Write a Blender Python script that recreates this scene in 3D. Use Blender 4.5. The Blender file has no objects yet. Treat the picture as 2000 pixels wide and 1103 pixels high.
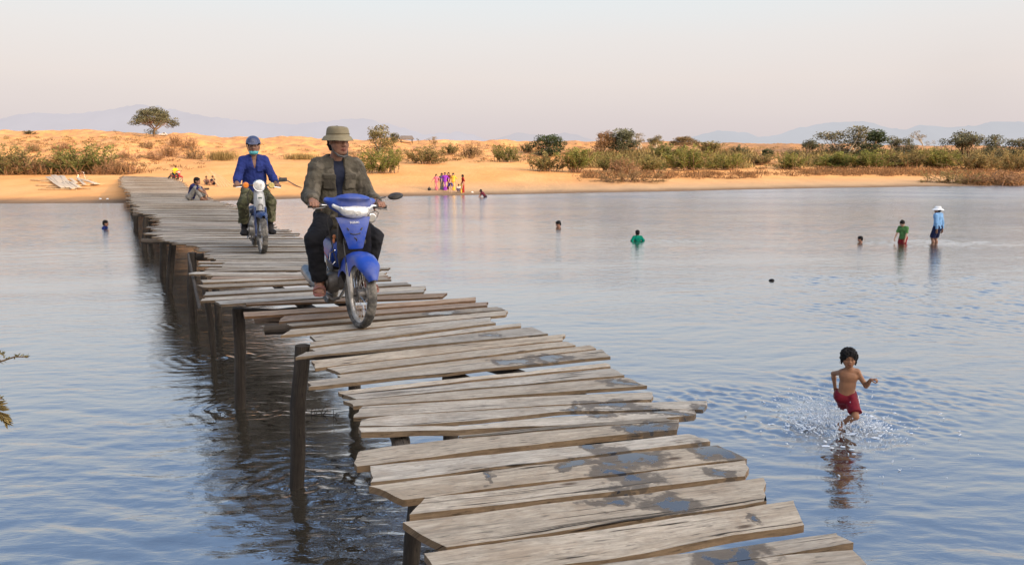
import bpy, bmesh, math, random, time
import numpy as np
import openvdb
from mathutils import Vector, Matrix, noise, Euler
T0 = time.time()
rnd = random.Random(7)
C = bpy.context.scene.collection
R = math.radians
V = Vector
# ------------------------------------------------------------------ camera model
F, CX, CY, HOR, HC = 1550.0, 1000.0, 551.5, 305.0, 2.64
PITCH = math.atan((CY - HOR) / F)
cP, sP = math.cos(PITCH), math.sin(PITCH)

def ray(px, py):
    a, b = (px - CX) / F, (CY - py) / F
    return V((a, cP + b * sP, -sP + b * cP))

def at(px, py, z):                    # photo pixel -> point on the level plane z
    d = ray(px, py); t = (z - HC) / d.z
    return V((d.x * t, d.y * t, z))

def at_y(px, py, Y):                  # photo pixel -> point at depth Y
    d = ray(px, py); t = Y / d.y
    return V((d.x * t, Y, HC + d.z * t))

# ------------------------------------------------------------------ objects
def tag(o, label=None, cat=None, group=None, kind=None):
    if label: o['label'] = label
    if cat: o['category'] = cat
    if group: o['group'] = group
    if kind: o['kind'] = kind
    return o

def empty(name, loc=(0, 0, 0), rz=0.0, label=None, cat=None, group=None):
    o = bpy.data.objects.new(name, None); C.objects.link(o)
    o.location = loc; o.rotation_euler = (0, 0, rz); o.empty_display_size = .1
    return tag(o, label, cat, group)

def mesh_from(name, verts, faces, smooth=True, col=None, uv=None):
    me = bpy.data.meshes.new(name)
    verts = np.asarray(verts, dtype=np.float32)
    if isinstance(faces, np.ndarray):
        n, k = faces.shape
        me.vertices.add(len(verts)); me.vertices.foreach_set('co', verts.ravel())
        me.loops.add(n * k); me.loops.foreach_set('vertex_index', faces.astype(np.int32).ravel())
        me.polygons.add(n)
        me.polygons.foreach_set('loop_start', np.arange(0, n * k, k, dtype=np.int32))
        me.update(calc_edges=True); me.validate()
    else:
        me.from_pydata([tuple(v) for v in verts], [], faces); me.update()
    if smooth: me.polygons.foreach_set('use_smooth', np.ones(len(me.polygons), dtype=bool))
    if col is not None:
        a = me.color_attributes.new('Col', 'FLOAT_COLOR', 'POINT')
        col = np.asarray(col, dtype=np.float32)
        if col.ndim == 1: col = np.stack([col, col, col], 1)
        a.data.foreach_set('color', np.concatenate([col, np.ones((len(col), 1), np.float32)], 1).ravel())
    if uv is not None:
        l = me.uv_layers.new(name='UVMap')
        vi = np.empty(len(me.loops), dtype=np.int32); me.loops.foreach_get('vertex_index', vi)
        l.data.foreach_set('uv', np.asarray(uv, dtype=np.float32)[vi].ravel())
    return me

def obj(name, me, mat, parent=None):
    o = bpy.data.objects.new(name, me); C.objects.link(o)
    if mat is not None and len(me.materials) == 0: me.materials.append(mat)
    if parent is not None: o.parent = parent
    return o

def frame_of(d):
    d = V(d).normalized()
    u = d.cross(V((0, 0, 1)))
    if u.length < 1e-3: u = d.cross(V((0, 1, 0)))
    u.normalize()
    return d, u, d.cross(u).normalized()

class MB:
    """collects shapes and links them as ONE mesh object"""
    def __init__(s, xf=None): s.v = []; s.f = []; s.xf = xf
    def add(s, vs, fs):
        n = len(s.v); s.v += [V(p) for p in vs]; s.f += [tuple(i + n for i in f) for f in fs]; return s
    def loft(s, rings, cap=True, closed=True):
        n = len(rings[0]); vs = [p for r in rings for p in r]; fs = []
        for i in range(len(rings) - 1):
            for j in range(n if closed else n - 1):
                k = (j + 1) % n
                fs.append((i * n + j, i * n + k, (i + 1) * n + k, (i + 1) * n + j))
        if cap:
            fs.append(tuple(range(n - 1, -1, -1))); fs.append(tuple(range((len(rings) - 1) * n, len(rings) * n)))
        return s.add(vs, fs)
    def tube(s, pts, r, n=8, cap=True):
        pts = [V(p) for p in pts]; m = len(pts)
        rs = r if isinstance(r, (list, tuple)) else [r] * m
        rings = []; u = None
        for i, p in enumerate(pts):
            d = (pts[min(i + 1, m - 1)] - pts[max(i - 1, 0)]).normalized()
            if u is None: _, u, w = frame_of(d)
            else:
                u = (u - d * u.dot(d)); u.normalize()
            w = d.cross(u)
            rings.append([p + (u * math.cos(a) + w * math.sin(a)) * rs[i] for a in [2 * math.pi * j / n for j in range(n)]])
        return s.loft(rings, cap)
    def lathe(s, prof, c, ax, n=24, cap=False):
        d, u, w = frame_of(ax); c = V(c)
        rings = [[c + d * h + (u * math.cos(a) + w * math.sin(a)) * r for a in [2 * math.pi * j / n for j in range(n)]] for r, h in prof]
        return s.loft(rings, cap)
    def box(s, c, size, rot=None, bev=0.0, seg=2):
        b = bmesh.new(); bmesh.ops.create_cube(b, size=1)
        for v in b.verts: v.co = V((v.co.x * size[0], v.co.y * size[1], v.co.z * size[2]))
        if bev > 0: bmesh.ops.bevel(b, geom=b.edges[:], offset=bev, segments=seg, affect='EDGES', profile=.6)
        M = (rot if rot is not None else Matrix.Identity(3)).to_4x4(); M.translation = V(c)
        b.verts.index_update()
        s.add([M @ v.co for v in b.verts], [[v.index for v in f.verts] for f in b.faces]); b.free(); return s
    def ball(s, c, r, n=10, m=7):
        c = V(c); r = V(r) if not isinstance(r, (int, float)) else V((r, r, r))
        rings = []
        for i in range(m + 1):
            t = math.pi * (i / m); t = min(max(t, .02), math.pi - .02)
            rings.append([c + V((r.x * math.sin(t) * math.cos(a), r.y * math.sin(t) * math.sin(a), -r.z * math.cos(t))) for a in [2 * math.pi * j / n for j in range(n)]])
        return s.loft(rings)
    def prism(s, poly, t, o, u, w):
        """poly of 2D points in the plane (u,w) through o, thickness t each way of the normal"""
        o, u, w = V(o), V(u).normalized(), V(w).normalized(); nn = u.cross(w).normalized()
        a = [o + u * x + w * y + nn * t for x, y in poly]; b = [o + u * x + w * y - nn * t for x, y in poly]
        return s.loft([b, a])
    def build(s, name, mat, parent=None, smooth=True, sharp=40):
        vs = [s.xf @ v for v in s.v] if s.xf is not None else s.v
        me = bpy.data.meshes.new(name); me.from_pydata(vs, [], s.f); me.update()
        b = bmesh.new(); b.from_mesh(me); bmesh.ops.recalc_face_normals(b, faces=b.faces[:]); b.to_mesh(me); b.free()
        if smooth:
            me.polygons.foreach_set('use_smooth', np.ones(len(me.polygons), dtype=bool))
            me.set_sharp_from_angle(angle=R(sharp))
        return obj(name, me, mat, parent)

# ------------------------------------------------------------------ smooth sculpting: distance fields -> one continuous mesh
def _np(v): return np.array(v, dtype=np.float32)
_rs = np.random.RandomState(3)
_WD = _rs.normal(size=(10, 3)).astype(np.float32); _WP = _rs.uniform(0, 6.28, 10).astype(np.float32)
def wave_noise(p, f):
    a = 0
    for i in range(10):
        a = a + np.sin((p @ (_WD[i] * f)) + _WP[i] + 1.7 * np.sin((p @ (_WD[(i + 3) % 10] * f * .6)) + _WP[(i + 5) % 10]))
    return a / 5.0

class Sdf:
    def __init__(s, vox): s.p = []; s.vox = vox
    def _a(s, fn, lo, hi, k, op): s.p.append((fn, _np(lo), _np(hi), k, op)); return s
    def cone(s, a, b, ra, rb, k=.02, op='u', cap=0):
        a, b = _np(a), _np(b); ba = b - a; L2 = float(ba @ ba) + 1e-9; L = math.sqrt(L2); m = max(ra, rb)
        def fn(p):
            q = p - a; t = np.clip((q @ ba) / L2, 0, 1)
            d = np.linalg.norm(q - t[..., None] * ba, axis=-1) - (ra + t * (rb - ra))
            if cap: d = np.maximum(d, (q @ ba) / L - L)
            if cap > 1: d = np.maximum(d, -(q @ ba) / L)
            return d
        return s._a(fn, np.minimum(a, b) - m, np.maximum(a, b) + m, k, op)
    def ec(s, a, b, ra, rb, u, k=.03, op='u', cap=0):
        """cone of elliptic section; ra=(along u, across u)"""
        a, b, u = _np(a), _np(b), _np(u); ba = b - a; L2 = float(ba @ ba) + 1e-9; L = math.sqrt(L2); ax = ba / L
        u = u - ax * float(u @ ax); u /= np.linalg.norm(u); w = np.cross(ax, u); m = max(*ra, *rb)
        def fn(p):
            q = p - a; t = np.clip((q @ ba) / L2, 0, 1); e = q - t[..., None] * ba
            r1 = ra[0] + t * (rb[0] - ra[0]); r2 = ra[1] + t * (rb[1] - ra[1]); r3 = np.minimum(r1, r2)
            x, y, z = e @ u, e @ w, e @ ax
            k0 = np.sqrt((x / r1) ** 2 + (y / r2) ** 2 + (z / r3) ** 2); k1 = np.sqrt((x / r1 ** 2) ** 2 + (y / r2 ** 2) ** 2 + (z / r3 ** 2) ** 2) + 1e-6
            d = np.where(k0 < 1e-3, -r3, k0 * (k0 - 1) / k1)
            if cap: d = np.maximum(d, (q @ ax) - L)
            if cap > 1: d = np.maximum(d, -(q @ ax))
            return d
        return s._a(fn, np.minimum(a, b) - m, np.maximum(a, b) + m, k, op)
    def ell(s, c, r, k=.02, op='u', rot=None):
        c, r = _np(c), _np(r); M = _np(rot) if rot is not None else None; m = float(r.max())
        def fn(p):
            q = p - c
            if M is not None: q = q @ M
            k0 = np.linalg.norm(q / r, axis=-1); k1 = np.linalg.norm(q / r ** 2, axis=-1) + 1e-6
            return np.where(k0 < 1e-3, -r.min(), k0 * (k0 - 1) / k1)
        return s._a(fn, c - m, c + m, k, op)
    def box(s, c, h, k=.01, op='u', rot=None, r=.01):
        c, h = _np(c), _np(h) - r; M = _np(rot) if rot is not None else None; m = float(np.linalg.norm(h)) + r
        def fn(p):
            q = p - c
            if M is not None: q = q @ M
            q = np.abs(q) - h
            return np.linalg.norm(np.maximum(q, 0), axis=-1) + np.minimum(q.max(-1), 0) - r
        return s._a(fn, c - m, c + m, k, op)
    def half(s, c, n, op='s', k=.004):            # removes what lies on the side n points to
        c, n = _np(c), _np(n); n = n / np.linalg.norm(n)
        return s._a(lambda p: -((p - c) @ n), [-9] * 3, [9] * 3, k, op)
    def wrinkle(s, amp, f, lo=(-9, -9, -9), hi=(9, 9, 9), aniso=(1, 1, 1)):
        an = _np(aniso)
        return s._a(lambda p: amp * wave_noise(p * an, f), lo, hi, 0, 'd')
    def grid(s):
        us = [q for q in s.p if q[4] == 'u']
        lo = np.min([q[1] for q in us], 0) - 3 * s.vox; hi = np.max([q[2] for q in us], 0) + 3 * s.vox
        n = np.ceil((hi - lo) / s.vox).astype(int) + 1
        D = np.full(n, .08, np.float32)
        ax = [lo[i] + np.arange(n[i], dtype=np.float32) * s.vox for i in range(3)]
        for fn, l, h, k, op in s.p:
            pad = max(.03, k * 1.2, 3 * s.vox)
            i0 = np.clip(np.floor((l - pad - lo) / s.vox).astype(int), 0, n); i1 = np.clip(np.ceil((h + pad - lo) / s.vox).astype(int) + 1, 0, n)
            if np.any(i1 <= i0): continue
            sl = tuple(slice(i0[j], i1[j]) for j in range(3))
            if op in 'sd':                        # only where it matters
                B = D[sl]; msk = np.abs(B) < .07 if op == 'd' else B < .05
                ii = np.nonzero(msk)
                if len(ii[0]) == 0: continue
                P = np.stack([ax[j][i0[j]:i1[j]][ii[j]] for j in range(3)], -1); b = B[ii]; d = fn(P)
                if op == 'd': B[ii] = b + d
                else:
                    d = -d; kk = max(k, 1e-4); hh = np.clip(.5 - .5 * (b - d) / kk, 0, 1)
                    B[ii] = b + (d - b) * hh + kk * hh * (1 - hh)
                continue
            X, Y, Z = np.meshgrid(*[ax[j][i0[j]:i1[j]] for j in range(3)], indexing='ij')
            d = fn(np.stack([X, Y, Z], -1)); B = D[sl]; kk = max(k, 1e-4)
            hh = np.clip(.5 + .5 * (B - d) / kk, 0, 1)
            D[sl] = B + (d - B) * hh - kk * hh * (1 - hh)
        return D, lo
    def mesh(s, name, colfn=None):
        D, lo = s.grid()
        g = openvdb.FloatGrid(.08); g.copyFromArray(np.ascontiguousarray(D))
        pts, quads = g.convertToQuads(isovalue=0.0)[:2]
        pts = np.asarray(pts) * s.vox + lo
        q = np.asarray(quads)[:, ::-1].copy()
        return mesh_from(name, pts, q, True, colfn(pts) if colfn else None)

def ik(a, c, l1, l2, pole):
    a, c, pole = V(a), V(c), V(pole); d = c - a; L = d.length
    if L > (l1 + l2) * .995: c = a + d * ((l1 + l2) * .995 / L); d = c - a; L = d.length
    x = (l1 * l1 - l2 * l2 + L * L) / (2 * L); h = math.sqrt(max(l1 * l1 - x * x, 0)); dn = d.normalized()
    p = pole - dn * pole.dot(dn); p.normalize()
    return a + dn * x + p * h, c

# ------------------------------------------------------------------ materials
def nodes(name):
    m = bpy.data.materials.new(name); m.use_nodes = True; nt = m.node_tree; nt.nodes.clear()
    out = nt.nodes.new('ShaderNodeOutputMaterial')
    return m, nt, out
def N(nt, t, **kw):
    n = nt.nodes.new('ShaderNode' + t)
    for k, v in kw.items():
        if k.startswith('i_'):
            key = k[2:]; key = int(key) if key.isdigit() else key
            n.inputs[key].default_value = v
        else: setattr(n, k, v)
    return n
def mathn(nt, op, a, b=None, c=None, clamp=False):
    n = nt.nodes.new('ShaderNodeMath'); n.operation = op; n.use_clamp = clamp
    for i, x in enumerate((a, b, c)):
        if x is None: continue
        if isinstance(x, (int, float)): n.inputs[i].default_value = x
        else: nt.links.new(x, n.inputs[i])
    return n.outputs[0]
def mixc(nt, fac, a, b, blend='MIX'):
    n = nt.nodes.new('ShaderNodeMix'); n.data_type = 'RGBA'; n.blend_type = blend
    for i, x in ((0, fac), (6, a), (7, b)):
        if isinstance(x, (int, float)): n.inputs[i].default_value = x
        elif isinstance(x, (tuple, list)): n.inputs[i].default_value = (*x[:3], 1)
        else: nt.links.new(x, n.inputs[i])
    return n.outputs[2]
def ramp(nt, fac, stops, interp='LINEAR'):
    n = nt.nodes.new('ShaderNodeValToRGB'); cr = n.color_ramp; cr.interpolation = interp
    while len(cr.elements) < len(stops): cr.elements.new(.5)
    for e, (p, c) in zip(cr.elements, stops):
        e.position = p; e.color = (c, c, c, 1) if isinstance(c, (int, float)) else (*c[:3], 1)
    nt.links.new(fac, n.inputs[0]); return n.outputs[0]

def simple(name, base, rough=.6, metal=0.0, var=.25, scale=12.0, bump=.15, bscale=60.0, dirt=None, dirt_amt=0.0, coat=0.0, attr=False, spec=.4, bdist=.004, stretch=None):
    """principled surface with mottled colour, uneven roughness, fine bump and optional dust"""
    m, nt, out = nodes(name); L = nt.links
    tc = N(nt, 'TexCoord'); co = tc.outputs['Object']
    if stretch:
        mp = N(nt, 'Mapping'); mp.inputs['Scale'].default_value = stretch; L.new(co, mp.inputs[0]); co = mp.outputs[0]
    n1 = N(nt, 'TexNoise', i_Scale=scale, i_Detail=5.0, i_Roughness=.6); L.new(co, n1.inputs['Vector'])
    lo = tuple(c * (1 - var) for c in base); hi = tuple(min(c * (1 + var), 1) for c in base)
    col = ramp(nt, n1.outputs[0], [(.3, lo), (.7, hi)])
    if attr:
        at_ = N(nt, 'Attribute', attribute_name='Col'); col = mixc(nt, 1.0, col, at_.outputs['Color'], 'MULTIPLY')
    if dirt is not None:
        n2 = N(nt, 'TexNoise', i_Scale=scale * .45, i_Detail=8.0, i_Roughness=.7); L.new(co, n2.inputs['Vector'])
        f = ramp(nt, n2.outputs[0], [(.42, 0.0), (.68, dirt_amt)])
        col = mixc(nt, f, col, dirt)
    b = N(nt, 'BsdfPrincipled', i_Roughness=rough, i_Metallic=metal)
    b.inputs['Specular IOR Level'].default_value = spec; b.inputs['Coat Weight'].default_value = coat; b.inputs['Coat Roughness'].default_value = .15
    L.new(col, b.inputs['Base Color'])
    rr = ramp(nt, n1.outputs[0], [(.3, max(rough - .12, .03)), (.7, min(rough + .12, 1))]); L.new(rr, b.inputs['Roughness'])
    if bump:
        n3 = N(nt, 'TexNoise', i_Scale=bscale, i_Detail=4.0); L.new(co, n3.inputs['Vector'])
        bp = N(nt, 'Bump', i_Strength=bump, i_Distance=bdist); L.new(n3.outputs[0], bp.inputs['Height']); L.new(bp.outputs[0], b.inputs['Normal'])
    L.new(b.outputs[0], out.inputs[0]); return m

def leafmat(name, base, alt, trans=.3):
    m, nt, out = nodes(name); L = nt.links
    a = N(nt, 'Attribute', attribute_name='Col'); oi = N(nt, 'ObjectInfo')
    geo = N(nt, 'NewGeometry'); n1 = N(nt, 'TexNoise', i_Scale=1.3, i_Detail=3.0); L.new(geo.outputs['Position'], n1.inputs['Vector'])
    f = mathn(nt, 'ADD', mathn(nt, 'MULTIPLY', n1.outputs[0], 1.2), mathn(nt, 'MULTIPLY', mathn(nt, 'SUBTRACT', oi.outputs['Random'], .5), .5), clamp=True)
    col = mixc(nt, ramp(nt, f, [(.4, 0.0), (.8, 1.0)]), base, alt)
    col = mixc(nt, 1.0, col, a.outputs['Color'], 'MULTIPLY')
    d = N(nt, 'BsdfDiffuse'); t = N(nt, 'BsdfTranslucent'); mx = N(nt, 'MixShader', i_0=trans)
    L.new(col, d.inputs[0]); L.new(col, t.inputs[0]); L.new(d.outputs[0], mx.inputs[1]); L.new(t.outputs[0], mx.inputs[2])
    L.new(mx.outputs[0], out.inputs[0]); return m
# ------------------------------------------------------------------ camera, sun, sky
cam = bpy.data.cameras.new('camera'); cam.sensor_width = 36; cam.lens = 36 * F / 2000; cam.clip_end = 20000; cam.clip_start = .05
co_ = bpy.data.objects.new('camera', cam); C.objects.link(co_); co_.location = (0, 0, HC); co_.rotation_euler = (R(90) - PITCH, 0, 0)
bpy.context.scene.camera = co_
SUN_EL, SUN_AZ = R(14), R(130)          # azimuth clockwise from +Y: behind the camera, to the right
sd = V((math.sin(SUN_AZ) * math.cos(SUN_EL), math.cos(SUN_AZ) * math.cos(SUN_EL), math.sin(SUN_EL)))
sl = bpy.data.lights.new('sun', 'SUN'); sl.energy = 5.0; sl.angle = R(.5); sl.color = (1.0, .70, .40)
so = bpy.data.objects.new('sun', sl); C.objects.link(so); so.rotation_euler = (-sd).to_track_quat('-Z', 'Y').to_euler(); so.location = (20, -30, 40)
sc = bpy.context.scene
sc.view_settings.view_transform = 'Standard'; sc.view_settings.look = 'None'; sc.view_settings.exposure = 0; sc.view_settings.gamma = 1
w = bpy.data.worlds.new('World'); sc.world = w; w.use_nodes = True; nt = w.node_tree; nt.nodes.clear(); L = nt.links
sky = N(nt, 'TexSky'); sky.sky_type = 'NISHITA'; sky.sun_disc = False; sky.sun_elevation = SUN_EL; sky.sun_rotation = SUN_AZ
sky.air_density = 1.2; sky.dust_density = 3.0; sky.ozone_density = 1.5
tc = N(nt, 'TexCoord'); sx = N(nt, 'SeparateXYZ'); L.new(tc.outputs['Generated'], sx.inputs[0])
nz = N(nt, 'TexNoise', i_Scale=2.2, i_Detail=5.0, i_Roughness=.55); mp = N(nt, 'Mapping'); mp.inputs['Scale'].default_value = (1, 1, 5)
L.new(tc.outputs['Generated'], mp.inputs[0]); L.new(mp.outputs[0], nz.inputs['Vector'])
el = mathn(nt, 'ADD', sx.outputs['Z'], mathn(nt, 'MULTIPLY', mathn(nt, 'SUBTRACT', nz.outputs[0], .5), .03))
grad = ramp(nt, el, [(0.0, (.74, .655, .665)), (.04, (.80, .715, .71)), (.09, (.89, .80, .765)), (.14, (.90, .855, .835)), (.18, (.875, .90, .91)), (.30, (.68, .80, .955)), (.46, (.40, .61, .97)), (.75, (.31, .52, .90)), (1.0, (.26, .43, .74))])
dt = N(nt, 'VectorMath', operation='DOT_PRODUCT'); L.new(tc.outputs['Generated'], dt.inputs[0]); dt.inputs[1].default_value = sd
glow = mathn(nt, 'POWER', mathn(nt, 'MAXIMUM', dt.outputs['Value'], 0.0), 2.0)
warm = mixc(nt, 1.0, grad, mixc(nt, glow, (0, 0, 0), (6.4, 5.5, 4.6)), 'ADD')
sdir = ray(1890, 150).normalized(); d2 = N(nt, 'VectorMath', operation='DOT_PRODUCT'); L.new(tc.outputs['Generated'], d2.inputs[0]); d2.inputs[1].default_value = sdir
sm = mathn(nt, 'MULTIPLY', mathn(nt, 'POWER', mathn(nt, 'MAXIMUM', d2.outputs['Value'], 0.0), 700.0), ramp(nt, nz.outputs[0], [(.35, .02), (.65, .16)])); warm = mixc(nt, sm, warm, (.52, .47, .46))
b1 = N(nt, 'Background', i_Strength=.10); L.new(sky.outputs[0], b1.inputs[0])
b2 = N(nt, 'Background', i_Strength=1.0); L.new(warm, b2.inputs[0])
mxs = N(nt, 'MixShader', i_0=.9); L.new(b1.outputs[0], mxs.inputs[1]); L.new(b2.outputs[0], mxs.inputs[2])
wo = N(nt, 'OutputWorld'); L.new(mxs.outputs[0], wo.inputs[0])

# ------------------------------------------------------------------ far bank: one ground sheet
COL = [-900, -400, 0, 240, 420, 600, 900, 1100, 1300, 1500, 1750, 2000, 2500, 3200]
SHO = [404, 401, 398.5, 397, 393, 388.5, 381.5, 378, 374, 369.5, 365.5, 362, 356, 351]
BAS = [(340, 76), (340, 76), (340, 75), (339, 75), (314, 90), (314, 92), (315, 95), (326, 90), (335, 84), (334, 88), (335, 92), (338, 96), (340, 100), (340, 105)]
CRE = [(260, 128), (260, 128), (261, 128), (264, 130), (271, 135), (274, 140), (278.5, 150), (281, 154), (283, 157), (285, 160), (287, 162), (290, 165), (291, 170), (292, 175)]
_r, _s, _b, _zb, _c, _zc = [], [], [], [], [], []
for c_, s_, (bp_, bz_), (cp_, cd_) in zip(COL, SHO, BAS, CRE):
    p = at(c_, s_, 0); _r.append(p.x / p.y); _s.append(p.y)
    p = at_y(c_, bp_, bz_); _b.append(p.y); _zb.append(p.z)
    p = at_y(c_, cp_, cd_); _c.append(p.y); _zc.append(p.z)
def gh(x, y, detail=True):
    y = max(y, 1.0); r = x / y
    ys, yb, zb, yc, zc = (float(np.interp(r, _r, t)) for t in (_s, _b, _zb, _c, _zc))
    ys += .35 * noise.noise(V((x * .13, 3.3, 0))) * 2
    if y < ys: z = max((y - ys) * .12, -.8)
    elif y < yb:
        t = (y - ys) / (yb - ys); z = zb * (1 - (1 - t) ** 1.6) * (.55 + .45 * t) if t < 1 else zb
    elif y < yc:
        t = (y - yb) / (yc - yb); t2 = min(t * 1.25, 1); z = zb + (zc - zb) * (t2 * t2 * (3 - 2 * t2))
    else: z = zc
    if detail and y > ys:
        k = min((y - ys) / 3, 1)
        z += k * .05 * noise.noise(V((x * .5, y * .25, 1)))
        if y > yb:
            t = (y - yb) / (yc - yb); e = max(0, min(1, t * 4)) * max(0, min(1, (1.02 - t) * 4)) if t < 1.02 else 0
            z += e * (.6 * noise.noise(V((x * .22, y * .16, 5))) + .25 * abs(noise.noise(V((x * .6 + y * .2, y * .3, 9)))) + .12 * noise.noise(V((x * 1.1, y * .8, 2))))
            if t > 1: z += .06 * noise.noise(V((x * .08, y * .05, 4)))
    return z
def gnd(px, py, Y=None):
    """point of the far bank seen at a photo pixel (or standing there at depth Y)"""
    if Y is None:
        d = ray(px, py); y = 30.0
        while y < 260:
            t = y / d.y
            if HC + d.z * t <= gh(d.x * t, y): break
            y += .15
        else:
            y = float(np.interp(d.x / d.y, _r, _c)) + 1
        t = y / d.y; return V((d.x * t, y, gh(d.x * t, y)))
    d = ray(px, py); t = Y / d.y; return V((d.x * t, Y, gh(d.x * t, Y)))
def mpp(y, z=.3): return (y * cP + (HC - z) * sP) / F                 # metres per photo pixel at depth y

def sand_material():
    m, nt, out = nodes('sand'); L = nt.links
    geo = N(nt, 'NewGeometry'); P = geo.outputs['Position']; s = N(nt, 'SeparateXYZ'); L.new(P, s.inputs[0])
    mp = N(nt, 'Mapping'); mp.inputs['Scale'].default_value = (1, .45, 1); L.new(P, mp.inputs[0])
    n1 = N(nt, 'TexNoise', i_Scale=.25, i_Detail=8.0, i_Roughness=.62); L.new(mp.outputs[0], n1.inputs['Vector'])
    n2 = N(nt, 'TexNoise', i_Scale=2.2, i_Detail=6.0, i_Roughness=.65); L.new(mp.outputs[0], n2.inputs['Vector'])
    n3 = N(nt, 'TexNoise', i_Scale=.9, i_Detail=7.0, i_Roughness=.7); L.new(mp.outputs[0], n3.inputs['Vector'])
    col = ramp(nt, n1.outputs[0], [(.3, (.58, .27, .085)), (.5, (.665, .328, .115)), (.7, (.71, .385, .155))])
    col = mixc(nt, ramp(nt, n2.outputs[0], [(.48, 0.0), (.72, .45)]), col, (.50, .27, .10))
    # dry litter on the bank slope
    zz = mathn(nt, 'MULTIPLY', ramp(nt, s.outputs['Z'], [(.0, 0.0), (1.0, 1.0)]), 1.0)
    zm = N(nt, 'MapRange', i_1=1.5, i_2=2.6, i_3=0.0, i_4=1.0); L.new(s.outputs['Z'], zm.inputs[0])
    lit = mathn(nt, 'MULTIPLY', ramp(nt, n3.outputs[0], [(.43, 0.0), (.58, .85)]), zm.outputs[0])
    col = mixc(nt, lit, col, (.40, .20, .095))
    xm = N(nt, 'MapRange', i_1=0.0, i_2=30.0, i_3=0.0, i_4=1.0); L.new(s.outputs['X'], xm.inputs[0])
    g2 = mathn(nt, 'MULTIPLY', mathn(nt, 'MULTIPLY', zm.outputs[0], xm.outputs[0]), ramp(nt, n1.outputs[0], [(.35, .4), (.65, .92)]))
    col = mixc(nt, g2, col, (.31, .165, .08))
    # wet edge by the water
    z4 = mathn(nt, 'ADD', s.outputs['Z'], mathn(nt, 'MULTIPLY', mathn(nt, 'SUBTRACT', n1.outputs[0], .5), .12))
    wm = N(nt, 'MapRange', i_1=.03, i_2=.16, i_3=1.0, i_4=0.0); L.new(z4, wm.inputs[0])
    wm2 = N(nt, 'MapRange', i_1=.14, i_2=.62, i_3=.72, i_4=0.0); L.new(z4, wm2.inputs[0])
    wx = N(nt, 'MapRange', i_1=-14.0, i_2=-3.0, i_3=0.15, i_4=1.0); L.new(s.outputs['X'], wx.inputs[0])
    col = mixc(nt, mathn(nt, 'MULTIPLY', wm2.outputs[0], wx.outputs[0]), col, (.33, .26, .17))
    col = mixc(nt, wm.outputs[0], col, (.17, .11, .065))
    b = N(nt, 'BsdfPrincipled', i_Roughness=.9); b.inputs['Specular IOR Level'].default_value = .15
    L.new(col, b.inputs['Base Color'])
    h = mathn(nt, 'ADD', n2.outputs[0], mathn(nt, 'MULTIPLY', n3.outputs[0], .8))
    bp = N(nt, 'Bump', i_Strength=.5, i_Distance=.14); L.new(h, bp.inputs['Height']); L.new(bp.outputs[0], b.inputs['Normal'])
    L.new(b.outputs[0], out.inputs[0]); return m
M_SAND = sand_material()
rr = np.concatenate([np.linspace(-2.6, -.72, 26), np.linspace(-.7, .7, 330), np.linspace(.72, 2.6, 26)])
dd = np.concatenate([np.linspace(-6, 40, 190), np.linspace(40.6, 118, 125), np.geomspace(119, 9000, 34)])
vs = []
for d_ in dd:
    for r_ in rr:
        ys = float(np.interp(r_, _r, _s)); y = ys + d_
        vs.append((r_ * y, y, gh(r_ * y, y)))
nr = len(rr); nd = len(dd)
ii, jj = np.meshgrid(np.arange(nd - 1), np.arange(nr - 1), indexing='ij'); k0 = (ii * nr + jj).ravel()
tag(obj('sand_bank', mesh_from('sand_bank', vs, np.stack([k0, k0 + 1, k0 + nr + 1, k0 + nr], 1)), M_SAND), 'golden sandy far bank rising to a dry crest', kind='structure')

# near shore: with an unseen hill added behind the camera to shade the river
vs = []; xs = np.linspace(-150, 220, 90); yy = np.concatenate([np.linspace(-130, -14, 40), np.linspace(-12, 3.0, 22)])
for y in yy:
    for x in xs:
        yt = y + (0 if x > -3 else 0)
        if yt > -14: z = 1.15 + (-yt - 1) * .13 if yt < -.5 else 1.1 - (yt + .5) * .9
        else: z = 2.8 + 33.0 * min(1, (-14 - yt) / 38.0) ** 1.1
        z += .35 * noise.noise(V((x * .12, y * .12, 7))) * (1 if yt < -3 else .25)
        if yt <= -14: z += 1.1 * noise.noise(V((x * .05, 2, 3))) * min(1, (-14 - yt) / 20)
        vs.append((x, y, max(z, -1.2)))
n = len(xs); ii, jj = np.meshgrid(np.arange(len(yy) - 1), np.arange(n - 1), indexing='ij'); k0 = (ii * n + jj).ravel()
tag(obj('near_bank_shade_hill', mesh_from('near_bank_shade_hill', vs, np.stack([k0, k0 + 1, k0 + n + 1, k0 + n], 1)), simple('near_soil', (.34, .25, .15), .95, var=.3, scale=.8, bump=.6, bscale=3, bdist=.1)), 'near shore with an unseen hill added behind to shade the river', kind='structure')

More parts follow.
